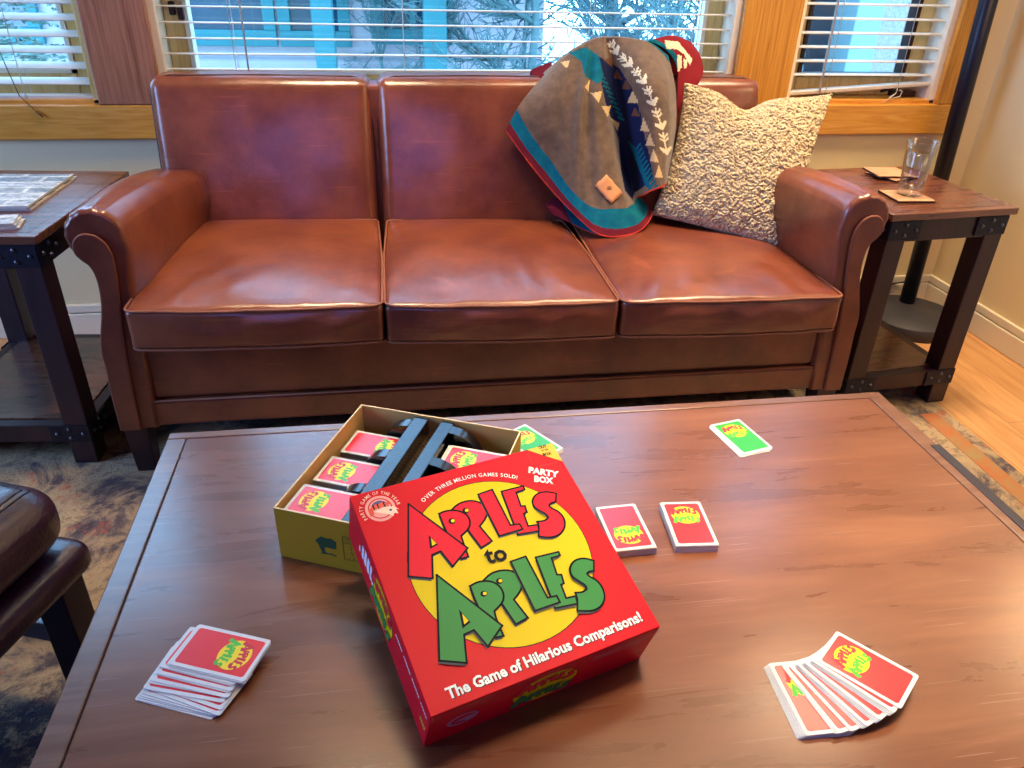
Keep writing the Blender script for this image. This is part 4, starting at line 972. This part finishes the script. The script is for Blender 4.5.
# sewn leather patch on the lower front
def at_chart(px, py):
    best = None
    for i in range(0, NS + 1):
        for j in range(6, nv_):
            q = info[i][j]; d = (q[0] - px) ** 2 + (q[1] - py) ** 2
            if best is None or d < best[0]: best = (d, i, j)
    return grid_[best[1]][best[2]]
pc = [(606.5, 175), (622.5, 193), (612, 204.5), (595.8, 187)]
g4 = []
for i in range(7):
    row = []
    for j in range(7):
        a_, b_ = i / 6, j / 6
        x = (pc[0][0] * (1 - a_) + pc[1][0] * a_) * (1 - b_) + (pc[3][0] * (1 - a_) + pc[2][0] * a_) * b_
        y = (pc[0][1] * (1 - a_) + pc[1][1] * a_) * (1 - b_) + (pc[3][1] * (1 - a_) + pc[2][1] * a_) * b_
        row.append(at_chart(x, y) + Vector((-.0005, -.0045, .001)))
    g4.append(row)
pm = MB(); pm.grid(g4); po = pm.build('leather_patch', mat('tan leather patch', (198, 134, 88), .6, bump=.2, bscale=200), bo)
po.modifiers.new('t', 'SOLIDIFY').thickness = .0016
A0, A1, A2 = g4[0][0], g4[6][0], g4[0][6]; cc = g4[3][3]; ex_ = (A1 - A0).normalized(); ey_ = (A2 - A0).normalized(); no_ = ex_.cross(ey_).normalized()
if no_.y > 0: no_ = -no_
em = MB()
for r0, r1 in ((.0062, .0072), (.0035, .0044), (0.0001, .0016)):
    em.add([cc + ex_ * r * math.cos(2 * PI * k / 28) + ey_ * r * math.sin(2 * PI * k / 28) + no_ * .0022 for r in (r0, r1) for k in range(28)], [(k, (k + 1) % 28, 28 + (k + 1) % 28, 28 + k) for k in range(28)])
for k in range(6):
    t = k * PI / 3; em.add([cc + ex_ * (math.cos(t) * r - math.sin(t) * w2) + ey_ * (math.sin(t) * r + math.cos(t) * w2) + no_ * .0022 for r, w2 in ((.0018, -.0004), (.0033, -.0004), (.0033, .0004), (.0018, .0004))], [(0, 1, 2, 3)])
em.build('stamped_emblem', M['ink'], po, fixn=False)

# ------------------------------------------------------------------ boucle pillow
pil = bpy.data.objects.new('throw_pillow', None); col.objects.link(pil); pil.location = (1.0, 2.0, .47)
tag(pil, 'cream nubby boucle throw pillow leaning in the right corner of the sofa', 'pillow')
TLp, TRp, BRp, BLp = ony(683, 84, 2.165), ony(829, 95, 2.15), ony(786, 252, 1.90), ony(650, 215, 2.045)
nP = ((TRp - TLp).cross(BLp - TLp)).normalized()
if nP.y > 0: nP = -nP
def pillow_side(sgn, n=320, thick=.085):
    rows = []
    for i in range(n + 1):
        row = []
        for j in range(n + 1):
            u = i / n; v = j / n; X = 2 * u - 1; Y = 2 * v - 1
            # concave sides, pointed corners
            uu = .5 + .5 * X * (1 - .085 * (1 - Y * Y) ** 1.0); vv = .5 + .5 * Y * (1 - (.12 if Y < 0 else .03) * (1 - X * X) ** 1.0)
            p = TLp.lerp(TRp, uu).lerp(BLp.lerp(BRp, uu), vv)
            if Y < 0: p.z -= .040 * math.exp(-((X + .18) / .26) ** 2) * (-Y) ** 2     # dent in the top edge
            k = (max(0, 1 - X * X) ** .5) * (max(0, 1 - Y * Y) ** .5)
            th = thick * (.85 if sgn < 0 else .55) * k ** .8
            q = p + nP * (th * (1 if sgn < 0 else -1)) + nP * .01
            v3 = q * 135
            dsp = 0
            if sgn < 0:
                dd, pts_ = noise.voronoi(v3 + noise.noise_vector(q * 55) * 1.1); dsp = .0066 * (1 - min(1, dd[0] * 1.25) ** 2) + .0035 * noise.noise(q * 45)
            nd = (nP + (p - (TLp + TRp + BLp + BRp) / 4) * 1.2 * (1 - k)).normalized() if sgn < 0 else -nP
            row.append(q + nd * dsp)
        rows.append(row)
    return rows
def boucle():
    m_, nt, b = newmat('boucle wool'); L = nt.links
    tc = N(nt, 'ShaderNodeTexCoord'); v = N(nt, 'ShaderNodeTexVoronoi', Scale=150); L.new(tc.outputs['Object'], v.inputs['Vector'])
    n1 = N(nt, 'ShaderNodeTexNoise', Scale=120, Detail=5); L.new(tc.outputs['Object'], n1.inputs['Vector'])
    cr = N(nt, 'ShaderNodeValToRGB'); cr.color_ramp.elements[0].position = .3; cr.color_ramp.elements[0].color = lin((158, 138, 106)); cr.color_ramp.elements[1].position = .7; cr.color_ramp.elements[1].color = lin((216, 200, 166))
    L.new(n1.outputs['Fac'], cr.inputs[0]); L.new(cr.outputs[0], b.inputs['Base Color'])
    b.inputs['Roughness'].default_value = .95; b.inputs['Specular IOR Level'].default_value = .1; b.inputs['Sheen Weight'].default_value = .2
    bp = N(nt, 'ShaderNodeBump', Strength=.8, Distance=.003); L.new(v.outputs['Distance'], bp.inputs['Height']); bp.invert = True; L.new(bp.outputs[0], b.inputs['Normal'])
    return m_
pb = MB(); A_ = pillow_side(-1); B_ = pillow_side(1, 60)
pb.grid(A_); pb.grid(B_)
n = 320; m2 = 60
def edge(A, n, k):
    if k == 0: return [A[i][0] for i in range(n + 1)]
    if k == 1: return [A[n][j] for j in range(n + 1)]
    if k == 2: return [A[n - i][n] for i in range(n + 1)]
    return [A[0][n - j] for j in range(n + 1)]
for k in range(4):
    ea, eb = edge(A_, n, k), edge(B_, m2, k); res = []
    for i in range(n + 1):
        x = i / n * m2; a0 = min(int(x), m2 - 1); res.append(eb[a0].lerp(eb[a0 + 1], x - a0))
    pb.grid([ea, res])
po_ = pb.build('boucle_cover', boucle(), pil); po_.location = -pil.location

# ------------------------------------------------------------------ side tables
SH = .588
def side_table(label, loc, rz, W, D):
    t = thing('side_table', label, 'side table', loc, rz)
    # local: front edge y=0, x from 0..W, depth D
    o = .012
    MB().box(-o, W + o, -o, D + o, SH - .018, SH).build('table_top', M['side'], t, bevel=.002)
    ln = MB()
    for x0, x1, y0, y1 in ((0.012, W - .012, .012, .0135), (.012, W - .012, D - .0135, D - .012), (.012, .0135, .0135, D - .0135), (W - .0135, W - .012, .0135, D - .0135)): ln.box(x0, x1, y0, y1, SH - .001, SH + .0003)
    ln.build('inlay_line', M['sidedark'], t)
    lw_ = .056
    for x in (0, W - lw_):
        for y in (0, D - lw_):
            MB().box(x, x + lw_, y, y + lw_, RUGZ if y == 0 else 0.0, SH - .0185).build('leg', M['sidedark'], t, bevel=.003)
    for (z0_, z1_, nm) in ((SH - .078, SH - .019, 'top_rail'), (.068, .115, 'lower_rail')):
        for (x0, x1, y0, y1) in ((lw_, W - lw_, .002, .03), (lw_, W - lw_, D - .03, D - .002), (.002, .03, lw_, D - lw_), (W - .03, W - .002, lw_, D - lw_)):
            MB().box(x0, x1, y0, y1, z0_, z1_).build(nm, M['sidedark'], t, bevel=.002)
    MB().box(.031, W - .031, .031, D - .031, .1, .118).build('shelf', M['side'], t, bevel=.002)
    # iron corner plates with bolts
    for z0_, z1_ in ((SH - .072, SH - .022), (.070, .116)):
        for x0, x1 in ((-.001, .092), (W - .092, W + .001)):
            p_ = MB(); p_.box(x0, x1, -.003, -.0002, z0_, z1_); po = p_.build('corner_plate', M['iron'], t, bevel=.001)
            for fx, fz in ((.18, .5), (.5, .78), (.5, .25), (.83, .5)):
                MB().lathe([(.0001, .0045), (.0035, .0035), (.0048, .001), (.0052, 0)], 10, (0, 0, 0)).build('bolt', M['bolt'], po).matrix_local = Matrix.Translation((x0 + (x1 - x0) * fx, -.003, z0_ + (z1_ - z0_) * fz)) @ Matrix.Rotation(PI / 2, 4, 'X')
        for xs_, sg in ((-.0002, -1), (W + .0002, 1)):
            for y0, y1 in ((0, .092), (D - .092, D)):
                p_ = MB(); p_.box(min(xs_, xs_ + sg * .003), max(xs_, xs_ + sg * .003), y0, y1, z0_, z1_); po = p_.build('corner_plate', M['iron'], t, bevel=.001)
                for fy, fz in ((.18, .5), (.5, .78), (.5, .25), (.83, .5)):
                    MB().lathe([(.0001, .0045), (.0035, .0035), (.0048, .001), (.0052, 0)], 10).build('bolt', M['bolt'], po).matrix_local = Matrix.Translation((xs_ + sg * .003, y0 + (y1 - y0) * fy, z0_ + (z1_ - z0_) * fz)) @ Matrix.Rotation(sg * PI / 2, 4, 'Y')
    return t
st_r = side_table('dark wooden side table with iron corner plates, right of sofa, holding the water glass', (1.222, 1.690, RUGT * 0), rad(5), .350, .405)
Wl = .40
ll = rad(-5.2)
st_l = side_table('dark wooden side table with iron corner plates, left of sofa, holding newspapers', (-.745 - Wl * math.cos(ll), 1.676 - Wl * math.sin(ll), 0), ll, Wl, .50)

# ------------------------------------------------------------------ floor lamp
LC = Vector((1.795, 2.245, 0)); LB0 = Vector((1.838, 2.335, .045)); LDIR = Vector((-.034, 0, 1)).normalized()
lamp = thing('floor_lamp', 'black floor lamp with thick round pole and disc base beside right side table', 'floor lamp', LC)
MB().lathe([(.158, 0), (.160, .003), (.160, .041), (.157, .045)], 64).build('base', M['blackmatte'], lamp)
MB().tube([LB0 - LC, LB0 - LC + LDIR * 1.6], .0262, 28).build('pole', M['black'], lamp)
tp = LB0 - LC + LDIR * 1.6
shd = MB(); shd.lathe([(.15, .0), (.105, .22)], 40, (tp.x - .03, tp.y - .09, tp.z - .03)); shm = mat('lamp shade linen', (236, 214, 170), .8)
shd.f = shd.f[:-2]; shd.m = shd.m[:-2]; shd.sm = shd.sm[:-2]
so_ = shd.build('lamp_shade', shm, lamp); so_.modifiers.new('t', 'SOLIDIFY').thickness = .002
cbl = MB(); P_ = [onz(868, 296, .006), ony(884, 289, 2.38), ony(893, 284, 2.42), ony(906, 282, 2.405), ony(915, 284, 2.37)]
cbl.tube([spline([tuple(p) for p in P_], k / 24) for k in range(25)], .003, 6); cb_ = cbl.build('power_cord', M['black'], lamp); cb_.location = -LC

# ------------------------------------------------------------------ glass, coasters
def coaster(x, y, z, rz, label, tilt=(0, 0)):
    mb = MB(); mb.box(-.05, .05, -.05, .05, 0, .0065)
    o = mb.build('coaster', mat('light wood coaster', (176, 122, 88), .55, c2=(204, 156, 118), vscale=14, stretch=(1, 6, 1), bump=.1, bscale=80), None, bevel=.0015)
    e_ = MB()
    e_.box(-.0507, .0507, -.0507, .0507, .0008, .0050)
    e_.build('charred_edge', mat('charred edge', (44, 28, 26), .8), o)
    o.location = (x, y, z); o.rotation_euler = (tilt[0], tilt[1], rz)
    return tag(o, label, 'coaster')
g0 = onz(911, 193, SH + .007)
c1_ = (onz(877, 191, SH + .006) + onz(897, 202, SH + .006) + onz(936, 200, SH + .006) + onz(917, 189, SH + .006)) / 4
coaster(c1_.x, c1_.y, SH + .0004, rad(-3), 'square wooden coaster under the water glass')
c2_ = onz(893, 175, SH + .006)
coaster(c2_.x - .0, c2_.y + .005, SH + .0004, rad(22), 'square wooden coaster on the tabletop behind the glass, lower of two')
coaster(c2_.x - .012, c2_.y + .010, SH + .0074, rad(-5), 'square wooden coaster behind the glass, resting atop another one')
gl = thing('drinking_glass', 'clear tapered glass of water standing on a coaster', 'glass', (c1_.x + .008, c1_.y + .004, SH + .0071))
def clearmat(nm, tint, edge, lo, pw_):
    m_ = glassmat(nm, tint, edge); nt = m_.node_tree; nt.nodes['Math'].inputs[1].default_value = pw_; nt.nodes['Map Range'].inputs['To Min'].default_value = lo
    return m_
Hg = .137
def wallring(r0a, z0a, r1a, z1a, th, mb):
    mb.lathe([(r0a, z0a), (r1a, z1a), (r1a - th / 2, z1a + .0008), (r1a - th, z1a), (r0a - th, z0a)], 56)
g_ = MB(); g_.lathe([(.0001, 0), (.0275, 0), (.0290, .002), (.0300, .030), (.0385, Hg), (.0376, Hg + .0008), (.0367, Hg), (.0282, .030), (.0262, .019), (.020, .0160), (.0001, .0155)], 56)
g_.build('glass_body', clearmat('clear glass', (.93, .95, .96, 1), 1.0, .05, 2.2), gl)
MB().lathe([(.0001, .0165), (.0198, .0168), (.0258, .0200), (.0279, .030), (.0345, Hg - .030), (.0001, Hg - .030)], 56).build('water', clearmat('water', (.93, .95, .96, 1), .8, .04, 2.5), gl)
# ------------------------------------------------------------------ papers on the left table
def newsmat(seed):
    m_, nt, b = newmat('newsprint'); L = nt.links
    tc = N(nt, 'ShaderNodeTexCoord')
    v = N(nt, 'ShaderNodeTexBrick', Scale=1); v.inputs['Brick Width'].default_value = .11; v.inputs['Row Height'].default_value = .05; v.inputs['Mortar Size'].default_value = .006; v.inputs['Bias'].default_value = -.1
    v.inputs['Color1'].default_value = lin((200, 200, 200)); v.inputs['Color2'].default_value = lin((112, 124, 132)); v.inputs['Mortar'].default_value = lin((224, 220, 210))
    L.new(tc.outputs['Object'], v.inputs['Vector'])
    w = N(nt, 'ShaderNodeTexNoise', Scale=38 + seed, Detail=6, Roughness=.8); mp = N(nt, 'ShaderNodeMapping'); mp.inputs['Scale'].default_value = (1, 3, 1); L.new(tc.outputs['Object'], mp.inputs[0]); L.new(mp.outputs[0], w.inputs['Vector'])
    cr = N(nt, 'ShaderNodeValToRGB'); cr.color_ramp.elements[0].position = .42; cr.color_ramp.elements[0].color = (.16, .17, .19, 1); cr.color_ramp.elements[1].position = .55; cr.color_ramp.elements[1].color = (1, 1, 1, 1)
    L.new(w.outputs['Fac'], cr.inputs[0])
    mx = N(nt, 'ShaderNodeMix', data_type='RGBA', blend_type='MULTIPLY'); mx.inputs[0].default_value = .8; L.new(v.outputs[0], mx.inputs[6]); L.new(cr.outputs[0], mx.inputs[7]); L.new(mx.outputs[2], b.inputs['Base Color'])
    b.inputs['Roughness'].default_value = .6
    return m_
nm_ = newsmat(0); pw_ = mat('paper edge', (212, 206, 196), .8)
def folded(name, label, cat, corner, rz, w, d, layers, z):
    r = thing(name, label, cat, (corner.x, corner.y, z), rz)
    zz = 0
    for k, (dx, dy, th) in enumerate(layers):
        mb = MB(); mb.box(-w + dx, dx, dy, d + dy, zz, zz + th)
        mb.add([(-w + dx, dy, zz + th + .0002), (dx, dy, zz + th + .0002), (dx, d + dy, zz + th + .0002), (-w + dx, d + dy, zz + th + .0002)], [(0, 1, 2, 3)], 1)
        mb.build('folded_section', [pw_, nm_], r, bevel=0, fixn=False); zz += th + .0006
    return r
ka, kb, kc = onz(74, 175, SH + .01), onz(28, 207, SH + .01), onz(0, 173, SH + .01)
ang = math.atan2((ka - kb).y, (ka - kb).x) - PI / 2
folded('newspaper', 'folded newspaper lying at the back of the left side table', 'newspaper', kb, ang, .26, (ka - kb).length, [(.003, .004, .0045), (-.004, 0, .002), (0, -.001, .0045)], SH + .0004)
kd = onz(29, 216, SH + .008)
folded('newspaper', 'smaller folded paper at the front edge of the left side table', 'newspaper', kd + Vector((.0, -.068, 0)), rad(10), .24, .066, [(.004, 0, .004), (-.002, .001, .005), (-.006, .002, .003)], SH + .0004)

# ------------------------------------------------------------------ ottoman
ot = thing('ottoman', 'oxblood leather ottoman with stitched top and dark legs, left of coffee table', 'ottoman', (0, 0, 0), 0)
oy = rad(-20); ex = Vector((math.cos(oy), math.sin(oy), 0)); ey = Vector((-math.sin(oy), math.cos(oy), 0))
corner = Vector((-.490, 1.0, 0)); OW, OD = .60, .50
oc = corner - ex * OW / 2 - ey * OD / 2
ot.location = oc; ot.rotation_euler = (0, 0, oy)
def fo(p):
    X, Y = p.x / (OW / 2), p.y / (OD / 2); q = Vector(p)
    if p.z > 0: q.z += .022 * max(0, 1 - X * X) ** .6 * max(0, 1 - Y * Y) ** .6
    q.z += .385; k = .012 * (1 - (p.z / .056) ** 2); q.x += k * math.copysign(abs(X) ** 8, X); q.y += k * math.copysign(abs(Y) ** 8, Y)
    return q
cm_ = rbox(OW / 2 - .012, OD / 2 - .012, .056, .046, (24, 24, 10), fo); cu_ = cm_.build('cushion', M['ott'], ot, weld=True)
def fo2(p): q = Vector(p); q.z += .298; return q
rbox(OW / 2 + .004, OD / 2 + .004, .030, .026, (20, 20, 6), fo2).build('frame_roll', M['ott'], ot, weld=True)
def oloop(r, hx_, hy_, f, z):
    o = []
    for sx, sy, a0 in ((1, 1, 0), (-1, 1, 90), (-1, -1, 180), (1, -1, 270)):
        for k in range(9): t = rad(a0 + 90 * k / 8); o.append((sx * (hx_ - r) + r * math.cos(t), sy * (hy_ - r) + r * math.sin(t)))
    res = []
    for i in range(len(o)):
        p, q = o[i], o[(i + 1) % len(o)]; m_ = max(1, int(math.dist(p, q) / .02)); res += [(p[0] + (q[0] - p[0]) * k / m_, p[1] + (q[1] - p[1]) * k / m_) for k in range(m_)]
    return [f(Vector((x, y, z))) for x, y in res]
for ins in (.022, .031):
    hx_, hy_ = OW / 2 - .012 - ins, OD / 2 - .012 - ins; pth = []
    for A0, A1 in (((-hx_, -hy_), (hx_, -hy_)), ((hx_, -hy_), (hx_, hy_)), ((hx_, hy_), (-hx_, hy_)), ((-hx_, hy_), (-hx_, -hy_))):
        pth += [cm_.pt((A0[0] + (A1[0] - A0[0]) * k / 24, A0[1] + (A1[1] - A0[1]) * k / 24, .056)) for k in range(24)]
    MB().tube(pth, .0016, 5, closed=True).build('top_seam', M['ottstitch'], cu_)
for sx in (-1, 1):
    for sy in (-1, 1):
        X, Y = sx * (OW / 2 - .045), sy * (OD / 2 - .04)
        MB().box(X - .028, X + .028, Y - .024, Y + .024, RUGZ, .272).build('leg', M['sidedark'], ot, bevel=.003)
for sy in (-1, 1):
    Y = sy * (OD / 2 - .04)
    MB().box(-OW / 2 + .073, OW / 2 - .073, Y - .010, Y + .010, .128, .168).build('stretcher', mat('grey steel bar', (120, 122, 132), .4, .5), ot, bevel=.002)

# ------------------------------------------------------------------ outdoors
SNOW = mat('snow ground', (196, 204, 206), .9, bump=.4, bscale=8)
gnd = MB().box(-14, 14, YW + WD, 22, -.75, -.70).build('snowy_ground', SNOW); gnd['kind'] = 'structure'
siding, nt, b = newmat('lap siding'); L = nt.links
tc = N(nt, 'ShaderNodeTexCoord'); sx_ = N(nt, 'ShaderNodeSeparateXYZ'); L.new(tc.outputs['Object'], sx_.inputs[0]); wv = N(nt, 'ShaderNodeMath', operation='PINGPONG'); wv.inputs[1].default_value = .11; L.new(sx_.outputs['Z'], wv.inputs[0])
cr = N(nt, 'ShaderNodeValToRGB'); cr.color_ramp.elements[0].position = 0; cr.color_ramp.elements[0].color = lin((128, 130, 138)); cr.color_ramp.elements[1].position = .2; cr.color_ramp.elements[1].color = lin((170, 164, 170))
mr = N(nt, 'ShaderNodeMapRange'); mr.inputs['From Max'].default_value = .11; L.new(wv.outputs[0], mr.inputs[0]); L.new(mr.outputs[0], cr.inputs[0]); L.new(cr.outputs[0], b.inputs['Base Color']); b.inputs['Roughness'].default_value = .8
teal = mat('teal painted trim', (34, 112, 118), .6)
tealpale = mat('pale blue trim', (94, 130, 134), .6)
darkwin = mat('dark outside window', (24, 64, 88), .1, spec=.9)
nb = thing('neighbouring_building', 'pale sided building with teal trim, posts and windows seen outside', 'building', (0, 6.0, -.7))
G = MB(); G.box(-5, 1.15, 0, .2, 0, 3.3); G.build('siding_wall', siding, nb)
def wr(px0, px1, y, pad=0): return ony(px0, 20, y).x - 0, ony(px1, 20, y).x
def rectat(x0p, x1p, z0p, z1p, y=5.97):
    a_, b_ = ony(x0p, z0p, y), ony(x1p, z1p, y); return a_.x, b_.x, b_.z + .7, a_.z + .7
for (x0, x1, z0, z1) in (( -2.0, -.80, 1.28, 2.3), (-.62, -.30, 1.28, 2.3), (.0, .42, 1.30, 2.3), (-3.6, -2.3, 1.28, 2.3)):
    wf = MB(); wf.box(x0 - .08, x1 + .08, -.05, -.001, z0 - .10, z0); wf.box(x0 - .08, x1 + .08, -.05, -.001, z1, z1 + .08); wf.box(x0 - .08, x0, -.05, -.001, z0, z1); wf.box(x1, x1 + .08, -.05, -.001, z0, z1); wf.box((x0 + x1) / 2 - .02, (x0 + x1) / 2 + .02, -.04, -.006, z0, z1)
    wo = wf.build('window_surround', teal, nb, bevel=.005); MB().box(x0, x1, -.012, -.002, z0, z1).build('pane', darkwin, wo)
bt = MB(); bt.box(-5, .5, -.06, -.001, .80, .90); bt.box(-5, 1.15, -.05, -.001, 0, .14); bt.build('trim_board', teal, nb)
for i_, (pxa, pxb, yy_) in enumerate(((313, 334, 5.3), (424, 447, 5.0))):
    xa, xb = ony(pxa, 30, yy_).x, ony(pxb, 30, yy_).x
    MB().box(xa, xb, yy_ - 6.0, yy_ - 6.0 + (xb - xa), 0, 4.2).build('porch_post', teal, nb, bevel=.01)
# far backdrop of woods: individual slim trees
rt = random.Random(11)
barkc = mat('blue grey bark', (84, 116, 118), .9, bump=.6, bscale=30)
def bare_tree(name, label, x, y, h, seed, group=None, thick=.05):
    r = thing(name, label, 'tree', (x, y, -.70), 0, group); R_ = random.Random(seed); t = MB(); br_ = MB()
    def grow(mb, p, d, L0, r0, lvl):
        pts = [p]; q = Vector(p); dd = Vector(d)
        n = 6
        for k in range(n):
            dd = (dd + Vector((R_.uniform(-.22, .22), R_.uniform(-.22, .22), R_.uniform(-.05, .18)))).normalized(); q = q + dd * L0 / n; pts.append(Vector(q))
            if lvl > 0 and k >= 0:
                for _ in range(3):
                    sd2 = (dd * .55 + Vector((R_.uniform(-1, 1), R_.uniform(-1, 1), R_.uniform(-.5, .6)))).normalized(); grow(br_, q, sd2, L0 * R_.uniform(.26, .42), r0 * .5, lvl - 1)
        mb.tube(pts, [r0 * (1 - .7 * k / n) for k in range(n + 1)], 5)
    grow(t, Vector((0, 0, 0)), Vector((0, 0, 1)), h, thick, 3)
    t.build('trunk', barkc, r); br_.build('branches', barkc, r)
    return r
bare_tree('bare_tree', 'bare tree outside nearest to the second teal post', .95, 4.9, 2.9, 3, thick=.035)
bare_tree('bare_tree', 'bare tree outside behind the blanket end of the sofa', 1.75, 4.6, 2.7, 5, thick=.03)
bare_tree('bare_tree', 'slender bare tree outside between the two teal posts', .15, 5.6, 2.3, 8, thick=.02)
for k, (x, y) in enumerate(((1.9, 7.0), (3.6, 7.2), (2.7, 8.9))):
    bare_tree('bare_tree', 'distant bare tree in the woods seen through the big window', x, y, 3.8, 20 + k, 'bare trees of the far woods', thick=.06)
# evergreen
gm = mat('frosted evergreen needles', (56, 104, 90), .8, c2=(150, 172, 164), vscale=9)
def evergreen(label, x, y, h, seed, R0=1.0):
    r = thing('evergreen_tree', label, 'tree', (x, y, -.70)); R_ = random.Random(seed)
    MB().tube([(0, 0, 0), (0, 0, h)], [.09, .015], 8).build('trunk', barkc, r)
    mb = MB()
    z = .15
    while z < h - .1:
        rr0 = R0 * (1 - z / h) + .08; nb_ = int(10 + 12 * rr0)
        for k in range(nb_):
            a_ = R_.uniform(0, 2 * PI); L0 = rr0 * R_.uniform(.7, 1.1); dz_ = R_.uniform(-.35, .0); n_ = 12
            for q in range(2, n_):
                f_ = q / n_; p = Vector((math.cos(a_) * L0 * f_, math.sin(a_) * L0 * f_, z + dz_ * f_ * f_))
                for sgn in (-1, 1):
                    w = Vector((math.cos(a_ + sgn * 1.0), math.sin(a_ + sgn * 1.0), R_.uniform(-.3, .3))) * (.13 * (1.15 - f_)); s2 = Vector((-w.y, w.x, .02)).normalized() * .012
                    mb.add([p - s2, p + w, p + s2, p + w * .5 + Vector((0, 0, .012))], [(0, 1, 2), (0, 3, 1), (3, 2, 1)], 0)
        z += .13
    mb.build('needled_branches', gm, r, fixn=False)
    return r
evergreen('frosted evergreen tree seen through the left window', -2.05, 4.5, 3.2, 2, .95)
evergreen('frosted evergreen tree further left outside the left window', -3.6, 5.3, 3.4, 6, .9)
# right : stucco wing with blue downspout and parked ladder-like rails
sw = thing('stucco_wing', 'grey stucco wall with pale blue post seen through the right window', 'building', (3.2, 4.6, -.7))
stc = mat('stucco', (104, 102, 106), .9, c2=(136, 130, 134), vscale=60, bump=.8, bscale=90)
xa, xb = ony(872, 40, 4.6).x - 3.2, ony(960, 40, 4.6).x - 3.2
MB().box(xa, xb + 2.0, 0, .2, 0, 4.2).build('stucco_wall', stc, sw)
MB().box(xa - .17, xa, -.06, .2, 0, 4.2).build('corner_post', tealpale, sw, bevel=.01)
MB().box(xb - .10, xb - .02, -.06, -.001, 0, 4.2).build('downspout', teal, sw, bevel=.01)
MB().box(ony(762, 40, 5.1).x - 3.2, xa + .12, .5, .6, 0, 4.2).build('blue_siding', mat('blue siding', (22, 46, 60), .6, c2=(34, 60, 74), vscale=5), sw)
rl = MB()
RX = ony(776, 60, 4.9).x - 3.2
for k, z in enumerate((.88, 1.04, 1.20)): rl.add([(RX, .30, z), (xa + .1, .30, z - .30), (xa + .1, .30, z - .24), (RX, .30, z + .06), (RX, .36, z), (xa + .1, .36, z - .30), (xa + .1, .36, z - .24), (RX, .36, z + .06)], [(0, 1, 2, 3), (4, 7, 6, 5), (0, 4, 5, 1), (3, 2, 6, 7), (0, 3, 7, 4), (1, 5, 6, 2)])
rl.build('stair_rail', tealpale, sw)

# ------------------------------------------------------------------ light
w = bpy.data.worlds.new('world'); sc.world = w; w.use_nodes = True; nt = w.node_tree; bg = nt.nodes['Background']
bg.inputs['Color'].default_value = (.33, .62, 1.0, 1); bg.inputs['Strength'].default_value = SKY = 13.0
def area(name, loc, rot, sx, sy, color, power, portal=False, shape='RECTANGLE', spread=None):
    l = bpy.data.lights.new(name, 'AREA'); l.shape = shape; l.size = sx; l.size_y = sy; l.color = color; l.energy = power
    if spread: l.spread = spread
    o = bpy.data.objects.new(name, l); col.objects.link(o); o.location = loc; o.rotation_euler = rot
    if portal: l.cycles.is_portal = True
    return o
for i, (a_, b_) in enumerate(OPEN): area('window_daylight_portal', ((a_ + b_) / 2, YW + WD + .02, (ZB + ZT) / 2), (-PI / 2, 0, 0), b_ - a_, ZT - ZB, (1, 1, 1), 1, True)
area('window_daylight_portal', (XL - .13, .8, 1.5), (0, -PI / 2, 0), 1.4, 1.4, (1, 1, 1), 1, True)
for i, (x, y, e_, sp_) in enumerate(((1.2, 1.80, 13, 75), (-.2, 1.84, 10, 70), (.75, 1.62, 4, 70), (.55, .72, 6.5, 46), (1.62, 1.95, 9, 110))):
    area('ceiling_downlight', (x, y, ZC - .01), (0, 0, 0), .45, .45, (1.0, .74, .46), e_, shape='DISK', spread=rad(sp_))
pl = bpy.data.lights.new('wall_sconce_bulb', 'POINT'); pl.energy = 15; pl.color = (1, .68, .36); pl.shadow_soft_size = .20
po = bpy.data.objects.new('wall_sconce_bulb', pl); col.objects.link(po); po.location = (1.80, 1.22, 1.36)
area('left_blue_fill', (XL + .02, .8, 1.5), (0, -PI / 2, 0), 1.3, 1.3, (.20, .26, 1.0), 30)  # added fill lamp, blue-violet from the left, on top of the sky light
area('rear_blue_fill', (-.6, YF + .02, 1.6), (PI / 2, 0, 0), 1.6, 1.2, (.22, .24, 1.0), 24)  # added fill lamp behind the camera, tints front faces violet; no window built there
vs_ = sc.view_settings; vs_.view_transform = 'Standard'; vs_.look = 'None'; vs_.gamma = 1; vs_.use_curve_mapping = False; vs_.exposure = -.1
sc.cycles.use_denoising = True
try: sc.cycles.denoiser = 'OPENIMAGEDENOISE'
except Exception: pass
sc.cycles.max_bounces = 14; sc.cycles.transmission_bounces = 14; sc.cycles.diffuse_bounces = 4; sc.cycles.glossy_bounces = 5; sc.cycles.transparent_max_bounces = 12; sc.cycles.sample_clamp_indirect = 6; sc.cycles.caustics_reflective = False; sc.cycles.caustics_refractive = False
